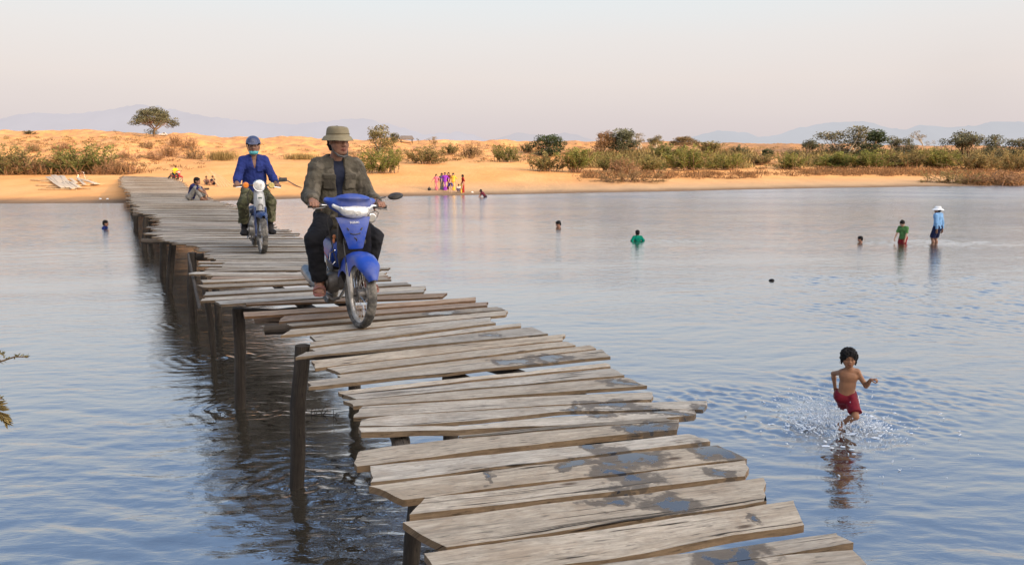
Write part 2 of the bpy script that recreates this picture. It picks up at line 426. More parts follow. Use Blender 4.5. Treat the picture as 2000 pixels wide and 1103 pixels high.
# ------------------------------------------------------------------ river
CHILD = at(1650, 836, 0)
RINGS = [(CHILD + V((0, .05, 0)), .45, .004)]
RUF = [(CHILD + V((-.15, .25, 0)), 1.1), (CHILD + V((-.1, .2, 0)), 1.0), (CHILD + V((.9, 1.3, 0)), 1.2), (CHILD + V((-.9, 1.0, 0)), .8)]
def water_material():
    m, nt, out = nodes('river_water'); L = nt.links
    geo = N(nt, 'NewGeometry'); P = geo.outputs['Position']
    def nz(sc, det, st, rough=.55, dist=0.0):
        mp = N(nt, 'Mapping'); mp.inputs['Scale'].default_value = st; mp.inputs['Rotation'].default_value = (0, 0, R(-12)); L.new(P, mp.inputs[0])
        n = N(nt, 'TexNoise', i_Scale=sc, i_Detail=det, i_Roughness=rough, i_Distortion=dist); L.new(mp.outputs[0], n.inputs['Vector']); return n.outputs[0]
    fine = nz(7.0, 4.0, (.5, 1.5, 1), .6, .4); patch = nz(.16, 3.0, (.55, 1.6, 1), .6)
    sy = N(nt, 'SeparateXYZ'); L.new(P, sy.inputs[0]); fy = N(nt, 'MapRange', i_1=14.0, i_2=55.0, i_3=.0075, i_4=.030); L.new(sy.outputs['Y'], fy.inputs[0])
    bp = N(nt, 'Bump', i_Strength=1.0); L.new(fy.outputs[0], bp.inputs['Distance']); L.new(mathn(nt, 'MULTIPLY', fine, ramp(nt, patch, [(.4, .5), (.65, 1.2)])), bp.inputs['Height'])
    fr = N(nt, 'Fresnel', i_IOR=1.33); L.new(bp.outputs[0], fr.inputs['Normal'])
    fac = mathn(nt, 'POWER', fr.outputs[0], .52, clamp=True)
    fac = mathn(nt, 'ADD', mathn(nt, 'MULTIPLY', fac, .78), .22, clamp=True)
    d = N(nt, 'BsdfDiffuse'); L.new(mixc(nt, patch, (.036, .029, .018), (.050, .042, .028)), d.inputs[0])
    g = N(nt, 'BsdfGlossy'); fr2 = N(nt, 'MapRange', i_1=20.0, i_2=55.0, i_3=.025, i_4=.17); L.new(sy.outputs['Y'], fr2.inputs[0]); L.new(fr2.outputs[0], g.inputs['Roughness']); g.inputs[0].default_value = (.97, .98, 1, 1); L.new(bp.outputs[0], g.inputs['Normal'])
    mx = N(nt, 'MixShader'); L.new(fac, mx.inputs[0]); L.new(d.outputs[0], mx.inputs[1]); L.new(g.outputs[0], mx.inputs[2])
    L.new(mx.outputs[0], out.inputs[0]); return m
def sstep(x): x = np.clip(x, 0, 1); return x * x * (3 - 2 * x)
def water_height(x, y, res):
    """wave trains, gusts, wakes behind posts and bathers; res = grid spacing there"""
    g = np.random.RandomState(12); h = np.zeros_like(x)
    gust = .5 + .5 * np.sin(x * .11 + y * .19 + 1.3 * np.sin(y * .07 + 2) + .8 * np.sin(x * .23)) * np.sin(y * .31 - x * .05 + .7 * np.sin(x * .13 + 1))
    gust = .62 + .55 * sstep(gust)
    calm = np.interp(y, [3.5, 6, 10, 18, 34, 60], [.64, .44, .27, .20, .23, .34])
    wx = x + .22 * np.sin(y * 1.3 + x * .4); wy = y + .20 * np.sin(x * .9 + .5 * y) + .07 * np.sin(x * 3.1 + y * 1.7)
    n = 64; rest = np.zeros_like(x)
    lam = np.exp(g.uniform(math.log(.10), math.log(1.1), n)); ang = R(17) + g.normal(0, R(24), n); ph = g.uniform(0, 6.28, n)
    for l, a, p in zip(lam, ang, ph):
        k = 2 * math.pi / l; amp = .105 * math.sqrt(2 / n) / k * (1.1 if .15 < l < .6 else .75); fade = sstep((l / res - 2.2) / 2.5)
        h += amp * fade * np.sin(k * (-math.sin(a) * wx + math.cos(a) * wy) + p)
    h *= gust * calm
    lam = np.exp(g.uniform(math.log(.07), math.log(.42), 40)); ang = g.normal(0, R(60), 40) + R(10); ph = g.uniform(0, 6.28, 40)
    for l, a, p in zip(lam, ang, ph):
        k = 2 * math.pi / l; rest += .15 * math.sqrt(2 / 40) / k * sstep((l / res - 2.0) / 2.5) * np.sin(k * (-math.sin(a) * wx + math.cos(a) * wy) + p)
    mask = np.zeros_like(x)
    for c, r in RUF:
        q = np.sqrt(((x - c[0]) / (1.7 * r)) ** 2 + ((y - c[1]) / r) ** 2); mask = np.maximum(mask, sstep(1.15 - q))
    bust = sstep((np.sin(x * 2.3 + 1.7 * np.sin(y * 1.9)) * np.sin(y * 2.9 + 1.1 * np.sin(x * 1.4 + 2)) + .75) / 1.2)
    h += rest * mask * (.35 + .9 * bust)
    for c, r, a0 in RINGS:
        d = np.sqrt((x - c[0]) ** 2 + (y - c[1]) ** 2) + .04 * np.sin(np.arctan2(y - c[1], x - c[0]) * 5 + 1) ; k = 2 * math.pi / max(.16, r * .16)
        h += a0 * np.exp(-d / r) * np.sin(k * d) * sstep((2 * math.pi / k / res - 2) / 2) * sstep(d / .08)
    return h

# ------------------------------------------------------------------ hazy ranges on the horizon
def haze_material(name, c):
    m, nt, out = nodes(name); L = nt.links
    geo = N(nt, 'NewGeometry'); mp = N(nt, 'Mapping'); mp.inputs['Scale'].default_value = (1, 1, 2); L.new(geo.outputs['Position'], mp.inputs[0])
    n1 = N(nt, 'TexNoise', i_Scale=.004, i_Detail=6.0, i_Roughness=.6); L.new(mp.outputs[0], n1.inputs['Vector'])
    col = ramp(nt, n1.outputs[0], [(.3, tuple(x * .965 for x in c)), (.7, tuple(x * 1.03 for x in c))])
    e = N(nt, 'Emission'); L.new(col, e.inputs[0]); d = N(nt, 'BsdfDiffuse'); d.inputs[0].default_value = (.08, .09, .08, 1)  # distance haze painted onto the slopes as emitted colour
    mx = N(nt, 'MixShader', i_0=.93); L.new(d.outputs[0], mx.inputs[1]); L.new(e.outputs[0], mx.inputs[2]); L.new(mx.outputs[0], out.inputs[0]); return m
def hills(name, prof, Y, c, label, rough):
    xs = np.arange(prof[0][0], prof[-1][0] + 1, 6.0); py = np.interp(xs, [p[0] for p in prof], [p[1] for p in prof])
    rows = []
    for q, yy_ in ((0, 0), (.35, 60), (.7, 160), (.92, 240), (1.0, 300), (.55, 500), (0, 800)):
        row = []
        for x, y in zip(xs, py):
            top = at_y(x, y, Y); z = top.z + 9 * rough * noise.noise(V((x * .06, 1, 0))) + 5 * rough * noise.noise(V((x * .2, q * 3, 3)))
            row.append((top.x, Y - 300 + yy_ + 30 * noise.noise(V((x * .03, q * 4, 7))), -8 + (z + 8) * q))
        rows.append(row)
    v = [p for r_ in rows for p in r_]; n = len(xs); ii, jj = np.meshgrid(np.arange(6), np.arange(n - 1), indexing='ij'); k = (ii * n + jj).ravel()
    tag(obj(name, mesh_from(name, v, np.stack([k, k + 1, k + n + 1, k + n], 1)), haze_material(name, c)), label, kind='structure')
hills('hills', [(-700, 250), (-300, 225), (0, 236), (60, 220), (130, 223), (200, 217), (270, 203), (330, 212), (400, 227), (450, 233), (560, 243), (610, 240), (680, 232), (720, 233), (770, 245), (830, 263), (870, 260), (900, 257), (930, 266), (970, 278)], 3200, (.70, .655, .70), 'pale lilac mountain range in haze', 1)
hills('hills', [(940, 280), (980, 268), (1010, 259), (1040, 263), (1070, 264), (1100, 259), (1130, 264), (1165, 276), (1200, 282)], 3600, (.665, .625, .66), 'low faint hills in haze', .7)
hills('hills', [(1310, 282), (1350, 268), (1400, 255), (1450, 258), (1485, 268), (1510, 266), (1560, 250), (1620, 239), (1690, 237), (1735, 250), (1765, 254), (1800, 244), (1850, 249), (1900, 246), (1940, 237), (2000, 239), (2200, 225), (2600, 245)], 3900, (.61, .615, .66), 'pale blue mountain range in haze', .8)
# ------------------------------------------------------------------ footbridge
def deckz(y): return float(np.interp(y, [0, 6.8, 8.6, 11, 13, 17, 25, 40, 62], [1.24, 1.235, 1.20, 1.235, 1.19, 1.08, 1.02, .96, .92]))
def dk(px, py):
    z = 1.2
    for _ in range(8):
        p = at(px, py, z); z = deckz(p.y)
    return at(px, py, z)

def wood_material(name, tones, wet=True, grime=.5):
    m, nt, out = nodes(name); L = nt.links
    uv = N(nt, 'UVMap'); geo = N(nt, 'NewGeometry'); P = geo.outputs['Position']; a = N(nt, 'Attribute', attribute_name='Col')
    def nz(src, st, sc, det, rough=.6, dist=0.0):
        mp = N(nt, 'Mapping'); mp.inputs['Scale'].default_value = st; L.new(src, mp.inputs[0])
        n = N(nt, 'TexNoise', i_Scale=sc, i_Detail=det, i_Roughness=rough, i_Distortion=dist); L.new(mp.outputs[0], n.inputs['Vector']); return n.outputs[0]
    U = uv.outputs[0]
    grain = nz(U, (2.2, 34, 1), 2.0, 8, .72, .8); streak = nz(U, (1.1, 5, 1), 1.5, 6, .68, .8); blot = nz(U, (2.4, 4.5, 1), 1.5, 8, .72, .5); fib = nz(U, (7, 150, 1), 2, 4, .65)
    dash = nz(U, (9, 60, 1), 1.3, 3, .55, .3); spot = nz(U, (8, 9, 1), 1.6, 5, .7); crack = nz(U, (.55, 15, 1), 1.5, 4, .55, 1.2); knot = N(nt, 'TexVoronoi', i_Scale=1.0, i_Randomness=1.0); mk = N(nt, 'Mapping'); mk.inputs['Scale'].default_value = (1.6, 4.0, 1); L.new(U, mk.inputs[0]); L.new(mk.outputs[0], knot.inputs['Vector'])
    col = ramp(nt, streak, [(.30, tones[0]), (.48, tones[1]), (.66, tones[2])])
    col = mixc(nt, ramp(nt, blot, [(.47, 0.0), (.66, grime)]), col, tones[3])
    col = mixc(nt, ramp(nt, spot, [(.50, 0.0), (.70, .55)]), col, tuple(c * .55 for c in tones[1]))
    col = mixc(nt, ramp(nt, grain, [(.36, .50), (.58, 0.0)]), col, tuple(c * .42 for c in tones[0]))
    col = mixc(nt, ramp(nt, dash, [(.30, .75), (.40, 0.0)]), col, tuple(c * .30 for c in tones[0]))
    col = mixc(nt, ramp(nt, fib, [(.34, .30), (.6, 0.0)]), col, (.06, .05, .04))
    kn = ramp(nt, knot.outputs['Distance'], [(.035, .85), (.085, 0.0)]); col = mixc(nt, kn, col, (.07, .045, .03))
    ck = ramp(nt, crack, [(.325, 1.0), (.365, 0.0)])
    col = mixc(nt, mathn(nt, 'MULTIPLY', ck, .92), col, (.018, .014, .011))
    col = mixc(nt, 1.0, col, a.outputs['Color'], 'MULTIPLY')
    b = N(nt, 'BsdfPrincipled', i_Roughness=.85); b.inputs['Specular IOR Level'].default_value = .2
    rough = .85
    hgt = mathn(nt, 'SUBTRACT', mathn(nt, 'ADD', mathn(nt, 'MULTIPLY', grain, .8), mathn(nt, 'MULTIPLY', fib, .35)), mathn(nt, 'MULTIPLY', ck, 1.6))
    bp = N(nt, 'Bump', i_Strength=.8, i_Distance=.006); L.new(hgt, bp.inputs['Height']); L.new(bp.outputs[0], b.inputs['Normal'])
    if wet:
        dn = N(nt, 'TexNoise', i_Scale=3.4, i_Detail=5.0, i_Roughness=.65); L.new(P, dn.inputs['Vector'])
        off = N(nt, 'VectorMath', operation='SUBTRACT'); L.new(dn.outputs['Color'], off.inputs[0]); off.inputs[1].default_value = (.5, .5, .5)
        o2 = N(nt, 'VectorMath', operation='SCALE'); L.new(off.outputs[0], o2.inputs[0]); o2.inputs['Scale'].default_value = .55
        PP = N(nt, 'VectorMath', operation='ADD'); L.new(P, PP.inputs[0]); L.new(o2.outputs[0], PP.inputs[1])
        tot = None
        for px, py, rx, ry in [(1238, 893, 85, 24), (1232, 940, 72, 22), (1395, 882, 60, 18), (1128, 796, 22, 9), (1172, 812, 34, 11), (1290, 804, 95, 8), (1200, 793, 60, 8), (1425, 1078, 95, 28), (1150, 870, 38, 12), (937, 925, 16, 14), (1300, 985, 70, 24), (1370, 800, 40, 10), (1260, 835, 80, 9), (1080, 700, 60, 8), (1205, 745, 40, 8), (1000, 707, 50, 6), (870, 612, 40, 6), (830, 598, 30, 4), (1415, 930, 45, 12), (1200, 912, 60, 14), (1120, 905, 45, 16), (960, 655, 30, 5), (1190, 972, 50, 14), (1480, 1010, 30, 10)]:
            c = dk(px, py); rX = rx * mpp(c.y); rY = abs(dk(px, py - ry).y - dk(px, py + ry).y) / 2
            v = N(nt, 'VectorMath', operation='SUBTRACT'); L.new(PP.outputs[0], v.inputs[0]); v.inputs[1].default_value = c
            v2 = N(nt, 'VectorMath', operation='MULTIPLY'); L.new(v.outputs[0], v2.inputs[0]); v2.inputs[1].default_value = (1 / rX, 1 / rY, 0)
            ln = N(nt, 'VectorMath', operation='LENGTH'); L.new(v2.outputs[0], ln.inputs[0])
            f = mathn(nt, 'SUBTRACT', 1.0, ln.outputs['Value'])
            tot = f if tot is None else mathn(nt, 'MAXIMUM', tot, f)
        sp = nz(P, (9, 9, 9), 1.0, 4, .6)
        t2 = mathn(nt, 'ADD', tot, mathn(nt, 'MULTIPLY', mathn(nt, 'SUBTRACT', sp, .5), 1.1))
        damp = ramp(nt, t2, [(.0, 0.0), (.22, 1.0)]); pud = ramp(nt, t2, [(.52, 0.0), (.62, 1.0)])
        col = mixc(nt, mathn(nt, 'MULTIPLY', damp, .80), col, (.082, .064, .047))
        col = mixc(nt, pud, col, (.045, .045, .05))
        r_ = mathn(nt, 'SUBTRACT', .85, mathn(nt, 'MULTIPLY', damp, .33)); r_ = mathn(nt, 'SUBTRACT', r_, mathn(nt, 'MULTIPLY', pud, .46)); L.new(r_, b.inputs['Roughness'])
        L.new(mathn(nt, 'ADD', .2, mathn(nt, 'MULTIPLY', pud, .5)), b.inputs['Specular IOR Level'])
        L.new(mathn(nt, 'MULTIPLY', mathn(nt, 'SUBTRACT', 1.0, pud), .8), bp.inputs['Strength'])
        L.new(mathn(nt, 'MULTIPLY', pud, .22), b.inputs['Coat Weight']); b.inputs['Coat Roughness'].default_value = .04; b.inputs['Coat IOR'].default_value = 1.5
    L.new(col, b.inputs['Base Color']); L.new(b.outputs[0], out.inputs[0]); return m
M_PLANK = wood_material('weathered_plank', [(.385, .34, .28), (.56, .495, .40), (.68, .605, .495), (.35, .25, .16)])
M_RED = wood_material('split_raw_wood', [(.32, .20, .13), (.45, .32, .22), (.50, .41, .31), (.20, .12, .08)], wet=False)
M_LOG = wood_material('dark_log', [(.030, .024, .019), (.05, .040, .031), (.085, .068, .052), (.02, .016, .013)], wet=False)

def pline(pts, u):
    L_ = [0]
    for a, b in zip(pts[:-1], pts[1:]): L_.append(L_[-1] + (b - a).length)
    s_ = u * L_[-1]
    for i in range(len(pts) - 1):
        if s_ <= L_[i + 1] or i == len(pts) - 2: return pts[i].lerp(pts[i + 1], (s_ - L_[i]) / (L_[i + 1] - L_[i]))
def plank_data(LF, LN, RN, RF, th, seed, nu=22, wob=.007, tone=1.0, warm=0.0, gp=.0, FE=None, NE=None, dzk=1.0):
    FE = FE or [LF, RF]; NE = NE or [LN, RN]
    q = random.Random(seed); nv = 4; ln = ((RF - LF).length + (RN - LN).length) / 2; wd = ((LF - LN).length + (RF - RN).length) / 2
    ou, ov = q.uniform(0, 90), q.uniform(0, 90); ex = (RF - LF).normalized()
    dz0, dz1 = q.uniform(-.006, .008) * dzk, q.uniform(-.006, .008) * dzk; bow = q.uniform(-.012, .012) * dzk; cup = q.uniform(-.004, .004)
    tl, tr = q.uniform(-.25, .25), q.uniform(-.25, .25)
    top = []; uv = []
    for i in range(nu + 1):
        u = i / nu
        for j in range(nv + 1):
            v = gp + (1 - 2 * gp) * j / nv; p0 = pline(FE, u); p1 = pline(NE, u); p = p0.lerp(p1, v)
            ey = (p1 - p0).normalized()
            s_ = (v - .5) * 2; w_ = wob * (noise.noise(V((u * ln * 2.2, seed * 1.7 + (0 if s_ < 0 else 40), 0))) * 1.6 + noise.noise(V((u * ln * 9, seed * 2.1 + (0 if s_ < 0 else 40), 3))) * .5)
            p = p + ey * (w_ * s_)
            e = noise.noise(V((v * 3.1 * wd / .15, seed * 3.3, u * 5)))
            if u == 0: p = p + ex * (tl * wd * (v - .5) * 2 + .022 * e)
            if u == 1: p = p + ex * (tr * wd * (v - .5) * 2 + .022 * e)
            p = p + V((0, 0, dz0 * (1 - u) + dz1 * u + bow * 4 * u * (1 - u) + cup * s_ * s_ + .002 * noise.noise(V((u * ln * 4, v * 2, seed)))))
            top.append(p); uv.append((u * ln + ou, v * wd + ov))
    n1 = nv + 1; m = len(top); vs = list(top); fs = []
    th2 = [th * (1 + .15 * noise.noise(V((i * .3, seed, 8)))) for i in range(nu + 1)]
    vs += [p - V((0, 0, th2[k // n1])) for k, p in enumerate(top)]; uvs = uv + [(a, b + .3) for a, b in uv]
    for i in range(nu):
        for j in range(nv):
            k = i * n1 + j
            fs.append((k, k + n1, k + n1 + 1, k + 1)); fs.append((m + k, m + k + 1, m + k + n1 + 1, m + k + n1))
    ring = [i * n1 for i in range(nu + 1)] + [nu * n1 + j for j in range(1, n1)] + [i * n1 + nv for i in range(nu - 1, -1, -1)] + [j for j in range(nv - 1, 0, -1)]
    b0 = len(vs)
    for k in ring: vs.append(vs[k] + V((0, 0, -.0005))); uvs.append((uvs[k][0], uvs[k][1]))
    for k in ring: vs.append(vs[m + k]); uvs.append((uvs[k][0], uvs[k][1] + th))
    r_ = len(ring)
    for i in range(r_):
        k = (i + 1) % r_; fs.append((b0 + i, b0 + r_ + i, b0 + r_ + k, b0 + k))
    t = tone * q.uniform(.80, 1.13); hue = q.uniform(-.04, .05) + warm
    c = (t * (1 + hue), t, t * (1 - hue * 1.3))
    cs = tuple(a_ * b_ for a_, b_ in zip(c, (.52, .43, .34) if seed < 125 else (.42, .34, .27)))  # brown side faces, darkened further to paint in shade between planks
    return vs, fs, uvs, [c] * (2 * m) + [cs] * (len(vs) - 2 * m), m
def mk_plank(parent, data, mat, name='plank'):
    vs, fs, uv, col, m = data
    me = mesh_from(name, vs, np.array(fs), False, np.array(col), np.array(uv))
    sm = np.ones(len(fs), bool); me.polygons.foreach_set('use_smooth', sm); me.set_sharp_from_angle(angle=R(50))
    return obj(name, me, mat, parent)

bridge = empty('footbridge', dk(835, 1075) * 1.0, 0, 'rickety timber footbridge of uneven grey planks on log posts', 'footbridge')
bridge.location = (0, 0, 0)
PL = [  # near planks as outlines of their top faces in the photo: left far, left near, right near, right far
 ((880, 1195), (905, 1255), (1730, 1145), (1700, 1108), 0, 1), ((900, 1150), (940, 1197), (1702, 1106), (1657, 1075), 0, 1), ((850, 1146), (885, 1185), (1664, 1058), (1632, 1040), 0, 1), ((836, 1077), (856, 1142), (1587, 1021), (1534, 978), 0, 1),
 ((802, 1016), (851, 1073), (1519, 976), (1470, 935), 0, 1), ((820, 974), (812, 1005), (1470, 930), (1448, 901), 0, 1), ((736, 943), (772, 975), (1447, 898), (1408, 866), 0, 1), ((713, 911), (738, 941), (1376, 862), (1358, 846), 0, .95),
 ([(680, 884), (760, 870), (819, 863), (978, 845), (1120, 834), (1253, 822), (1318, 818)], [(712, 909), (800, 897), (882, 887), (1084, 861), (1210, 848), (1333, 837)], 0, 0, 0, .95), ([(900, 850), (1130, 828), (1300, 815)], [(905, 856), (1130, 834), (1325, 822)], 0, 0, 0, .45),
 ([(700, 834), (899, 831), (1058, 815), (1300, 799), (1354, 797)], [(704, 844), (820, 841), (899, 839), (1098, 829), (1300, 815), (1362, 809)], 0, 0, 0, 1.12), ([(696, 820), (819, 804), (1000, 796), (1200, 787), (1374, 782)], [(708, 832), (800, 832), (911, 822), (1106, 804), (1300, 799), (1381, 800)], 0, 0, 0, 1.05), ((696, 794), (698, 816), (1283, 781), (1266, 766), 0, .96),
 ((681, 781), (683, 794), (1252, 753), (1232, 734), 0, .9), ((682, 769), (684, 780), (1218, 732), (1198, 717), 0, 1.03), ((664, 763), (668, 771), (1194, 715), (1186, 709), 0, 1.08), ((602, 745), (606, 756), (1194, 696), (1174, 682), 0, .95),
 ((660, 731), (664, 739), (1164, 680), (1154, 672), 0, 1), ((640, 712), (655, 729), (1122, 674), (1106, 665), 0, .93), ((608, 704), (620, 720), (1106, 664), (1094, 653), 0, 1.04), ((586, 690), (586, 698), (1064, 654), (1045, 638), 0, .93),
 ((612, 680), (616, 687), (1019, 637), (1015, 631), 0, 1), ((606, 668), (610, 677), (965, 632), (960, 627), 0, .9), ((606, 654), (617, 665), (960, 626), (955, 618), 0, .97), ((558, 644), (560, 654), (993, 616), (985, 607), 0, .97),
 ((562, 632), (568, 638), (985, 605), (973, 598), 0, .88), ((548, 617), (551, 628), (959, 596), (945, 590), 1, 1.0), ((473, 610), (480, 619), (933, 587), (925, 580), 1, 1.15), ((478, 584), (476, 594), (872, 579), (866, 571), 1, .8),
 ((420, 588), (432, 595), (830, 571), (826, 566), 0, .86), ((395, 581), (396, 587), (833, 565), (828, 558), 0, .9), ((400, 570), (400, 577), (800, 556), (795, 551), 0, .94), ((393, 557), (394, 563), (757, 547), (753, 541), 0, .88), ((394, 547), (394, 552), (755, 539), (750, 534), 0, .92)]
npl = 0
for i, (a, b, c, d, red, tone) in enumerate(PL):
    FE = NE = None
    if isinstance(a, list): FE, NE = [dk(*p) for p in a], [dk(*p) for p in b]; a, d, b, c = a[0], a[-1], b[0], b[-1]
    mk_plank(bridge, plank_data(dk(*a), dk(*b), dk(*c), dk(*d), .031 if i < 11 else .022, 100 + i, 30 if i < 12 else 20, tone=tone * (1 - .006 * min(i, 26)), warm=.015 if i < 20 else -.01, wob=.012 if i < 12 else .009, gp=.02 if i < 12 else .03, FE=FE, NE=NE, dzk=.45), M_RED if red else M_PLANK); npl += 1
lx = [(396, 540), (420, 526), (418, 512), (408, 500), (372, 484), (335, 473), (303, 462), (300, 446), (310, 432), (293, 419), (268, 412), (259, 400), (255, 389), (254, 375), (238, 364), (236, 350), (242, 342)]
rx = [(745, 545), (742, 530), (720, 515), (672, 498), (600, 470), (575, 460), (552, 452), (505, 430), (462, 411), (456, 403), (420, 393), (390, 380), (363, 367), (357, 357), (334, 349), (318, 344)]
LW = sorted([(dk(*p).y, dk(*p).x) for p in lx]); RW = sorted([(dk(*p).y, dk(*p).x) for p in rx])
y = dk(394, 547).y + .10; q = random.Random(5); far = [[], [], [], []]; k = 0
while y < LW[-1][0]:
    wd = q.uniform(.10, .21); gap = q.uniform(.010, .034); z = deckz(y)
    xl = float(np.interp(y, [p[0] for p in LW], [p[1] for p in LW])) + q.choice([-.22, -.1, -.05, 0, 0, .05, .12])
    xr = float(np.interp(y, [p[0] for p in RW], [p[1] for p in RW])) + q.choice([-.3, -.12, -.05, 0, 0, .06, .15])
    sk = q.uniform(-.03, .03); sk2 = q.uniform(-.025, .025)
    a, b, c, d = V((xl, y + wd + sk, deckz(y + wd))), V((xl + sk2, y + sk, z)), V((xr + sk2, y - sk, z)), V((xr, y + wd - sk + sk2, deckz(y + wd)))
    tone = q.uniform(.66, .90) if y < 24 else q.uniform(.74, .98)
    dat = plank_data(a, b, c, d, .022, 300 + k, 12 if npl < 100 else 7, tone=tone, warm=-.015 if y < 24 else .03, wob=.008)
    if npl < 100:
        mk_plank(bridge, dat, M_PLANK if q.random() > .07 else M_RED); npl += 1
    else:
        n0 = len(far[0]); far[0] += dat[0]; far[1] += [tuple(i + n0 for i in f) for f in dat[1]]; far[2] += dat[2]; far[3] += dat[3]
    y += wd + gap; k += 1
o = mk_plank(bridge, (far[0], far[1], far[2], far[3], 0), M_PLANK, 'far_decking'); o['kind'] = 'stuff'

def log_mesh(pts, r, seed, n=12, seg=14):
    pts = [V(p) for p in pts]; vs = []; uv = []; tot = len(pts) - 1
    _, u, w = frame_of(pts[-1] - pts[0]); ln = (pts[-1] - pts[0]).length
    for i in range(seg + 1):
        t = i / seg * tot; a = min(int(t), tot - 1); c = pts[a].lerp(pts[a + 1], t - a)
        c = c + (u * noise.noise(V((i * .35, seed, 0))) + w * noise.noise(V((i * .35, seed, 9)))) * r * .35
        for j in range(n):
            an = 2 * math.pi * j / n
            rr_ = r * (1 + .16 * noise.noise(V((math.cos(an) * 1.3, math.sin(an) * 1.3 + seed, i * .22))) + .06 * noise.noise(V((math.cos(an) * 4, math.sin(an) * 4, i * .5 + seed))))
            vs.append(c + (u * math.cos(an) + w * math.sin(an)) * rr_); uv.append((i / seg * ln + seed, j / n * .35 + seed))
    fs = [(i * n + j, i * n + (j + 1) % n, (i + 1) * n + (j + 1) % n, (i + 1) * n + j) for i in range(seg) for j in range(n)]
    fs += [tuple(range(n - 1, -1, -1)), tuple(range(seg * n, seg * n + n))]
    return vs, fs, uv
def mk_log(name, pts, r, seed, parent, mat=None, tone=1.0, seg=14):
    vs, fs, uv = log_mesh(pts, r, seed, seg=seg)
    me = mesh_from(name, vs, fs, True, np.full((len(vs), 3), tone), np.array(uv)); me.set_sharp_from_angle(angle=R(60))
    return obj(name, me, mat or M_LOG, parent)
PO = [  # posts of the left row: waterline pixel, top pixel x, radius
 (796, 1150, 812, .062, 970), (575, 955, 583, .068, 655), (467, 800, 460, .066, 597), (416, 697, 396, .045, 580), (374, 632, 372, .074, 483), (328, 573, 333, .072, 472), (317, 541, 316, .078, 465), (279, 490, 284, .082, 418), (292, 470, 291, .07, 418), (264, 452, 266, .085, 400), (257, 420, 257, .085, 388)]
bents = []
for i, (bx, by, tx, r, ty) in enumerate(PO):
    base = at(bx, by, 0); zt = deckz(base.y) - .034; top = at_y(tx, ty, base.y); top.z = (min(zt, top.z) if i not in (3,) else zt) - .035; base.y += .05; top.y += .07
    r *= .88
    mk_log('post', [base - V((0, 0, .9)), base, top], r, 11.3 * i + 2, bridge, tone=1.0)
    RUF.append((base + V((.35, -.05, 0)), .34)) if i in (1, 2, 3) else None
    if i < 8: RINGS.append((base, .35, .006))
    if i in (0, 1, 2, 4, 6, 9): bents.append((base, top, i))
ax_ = V((.985, .17, 0))
for base, top, i in bents:
    xr = float(np.interp(base.y, [p[0] for p in RW], [p[1] for p in RW])) if base.y > 9 else top.x + 1.42
    rt = V((max(xr - .28, top.x + 1.1), top.y + (.22 if i < 3 else .05), top.z - .02))
    if i < 3: mk_log('post', [V((rt.x + .03, rt.y, -.9)), rt], .066, 31 + i * 3.1, bridge)
    mk_log('crossbeam', [top + V((.06, 0, -.06)), rt + V((.14, 0, -.055))], .055, 51 + i * 2.3, bridge, tone=1.1)
bx = [(b[0].y, b[1].x) for b in bents]
for k, fr in enumerate((.48, .82)):
    pts = []
    for base, top, i in bents:
        pts.append(V((top.x + fr * 1.3, top.y + .02, deckz(top.y) - .075)))
    pts = pts + [V((dk(300, 355).x + fr * .8 - .5, dk(300, 355).y, deckz(36) - .09))]
    for a, b in zip(pts[:-1], pts[1:]):
        mk_log('stringer', [a - (b - a) * .04, b + (b - a) * .04], .042, 71 + k * 7 + a.y, bridge, tone=1.0, seg=10)
# odd timbers seen through the gaps and at the edge
a = dk(517, 628); mk_log('stringer', [V((a.x, a.y, a.z - .07)), V((a.x + .75, a.y + .12, a.z - .06))], .05, 7.7, bridge, tone=1.6)
a = dk(500, 604); mk_log('stringer', [V((a.x, a.y, a.z - .09)), V((a.x + 1.0, a.y - .25, a.z - .08))], .045, 9.7, bridge, M_RED, tone=.7)
a = dk(722, 862); mk_log('crossbeam', [V((a.x, a.y, a.z - .09)), V((a.x + 1.5, a.y + .25, a.z - .09))], .052, 3.7, bridge, tone=.7)
a = dk(760, 846); mk_log('stringer', [V((a.x, a.y + .3, a.z - .08)), V((a.x + .15, a.y - .35, a.z - .13))], .05, 5.1, bridge, tone=1.5)
b0 = dk(371, 490); b1 = dk(397, 585); mk_log('brace', [V((b0.x - .03, b0.y, b0.z - .05)), V((b1.x - .04, b1.y, b1.z - .1))], .017, 4.1, bridge, tone=1.6)
b0 = dk(398, 492); mk_log('post', [V((b0.x + .02, b0.y + .4, -.8)), V((b0.x, b0.y + .4, b0.z - .04))], .055, 14.2, bridge)
b0 = dk(260, 416); mk_log('crossbeam', [V((b0.x, b0.y, b0.z - .06)), V((b0.x + .9, b0.y + .05, b0.z - .06))], .04, 15.2, bridge, tone=2.2)
b0 = dk(302, 463); mk_log('crossbeam', [V((b0.x - .2, b0.y - .1, b0.z - .06)), V((b0.x + 1.2, b0.y, b0.z - .06))], .05, 16.2, bridge, tone=1.8)
# nearest stack at the far end on the sand
b0 = dk(240, 372)
for k in range(5):
    mk_log('crossbeam', [V((b0.x + .35 + .1 * k, b0.y + 1.1 * k, deckz(b0.y) - .10)), V((b0.x + 2.6, b0.y + 1.1 * k, deckz(b0.y) - .10))], .06, 17.2 + k, bridge, tone=1.2)
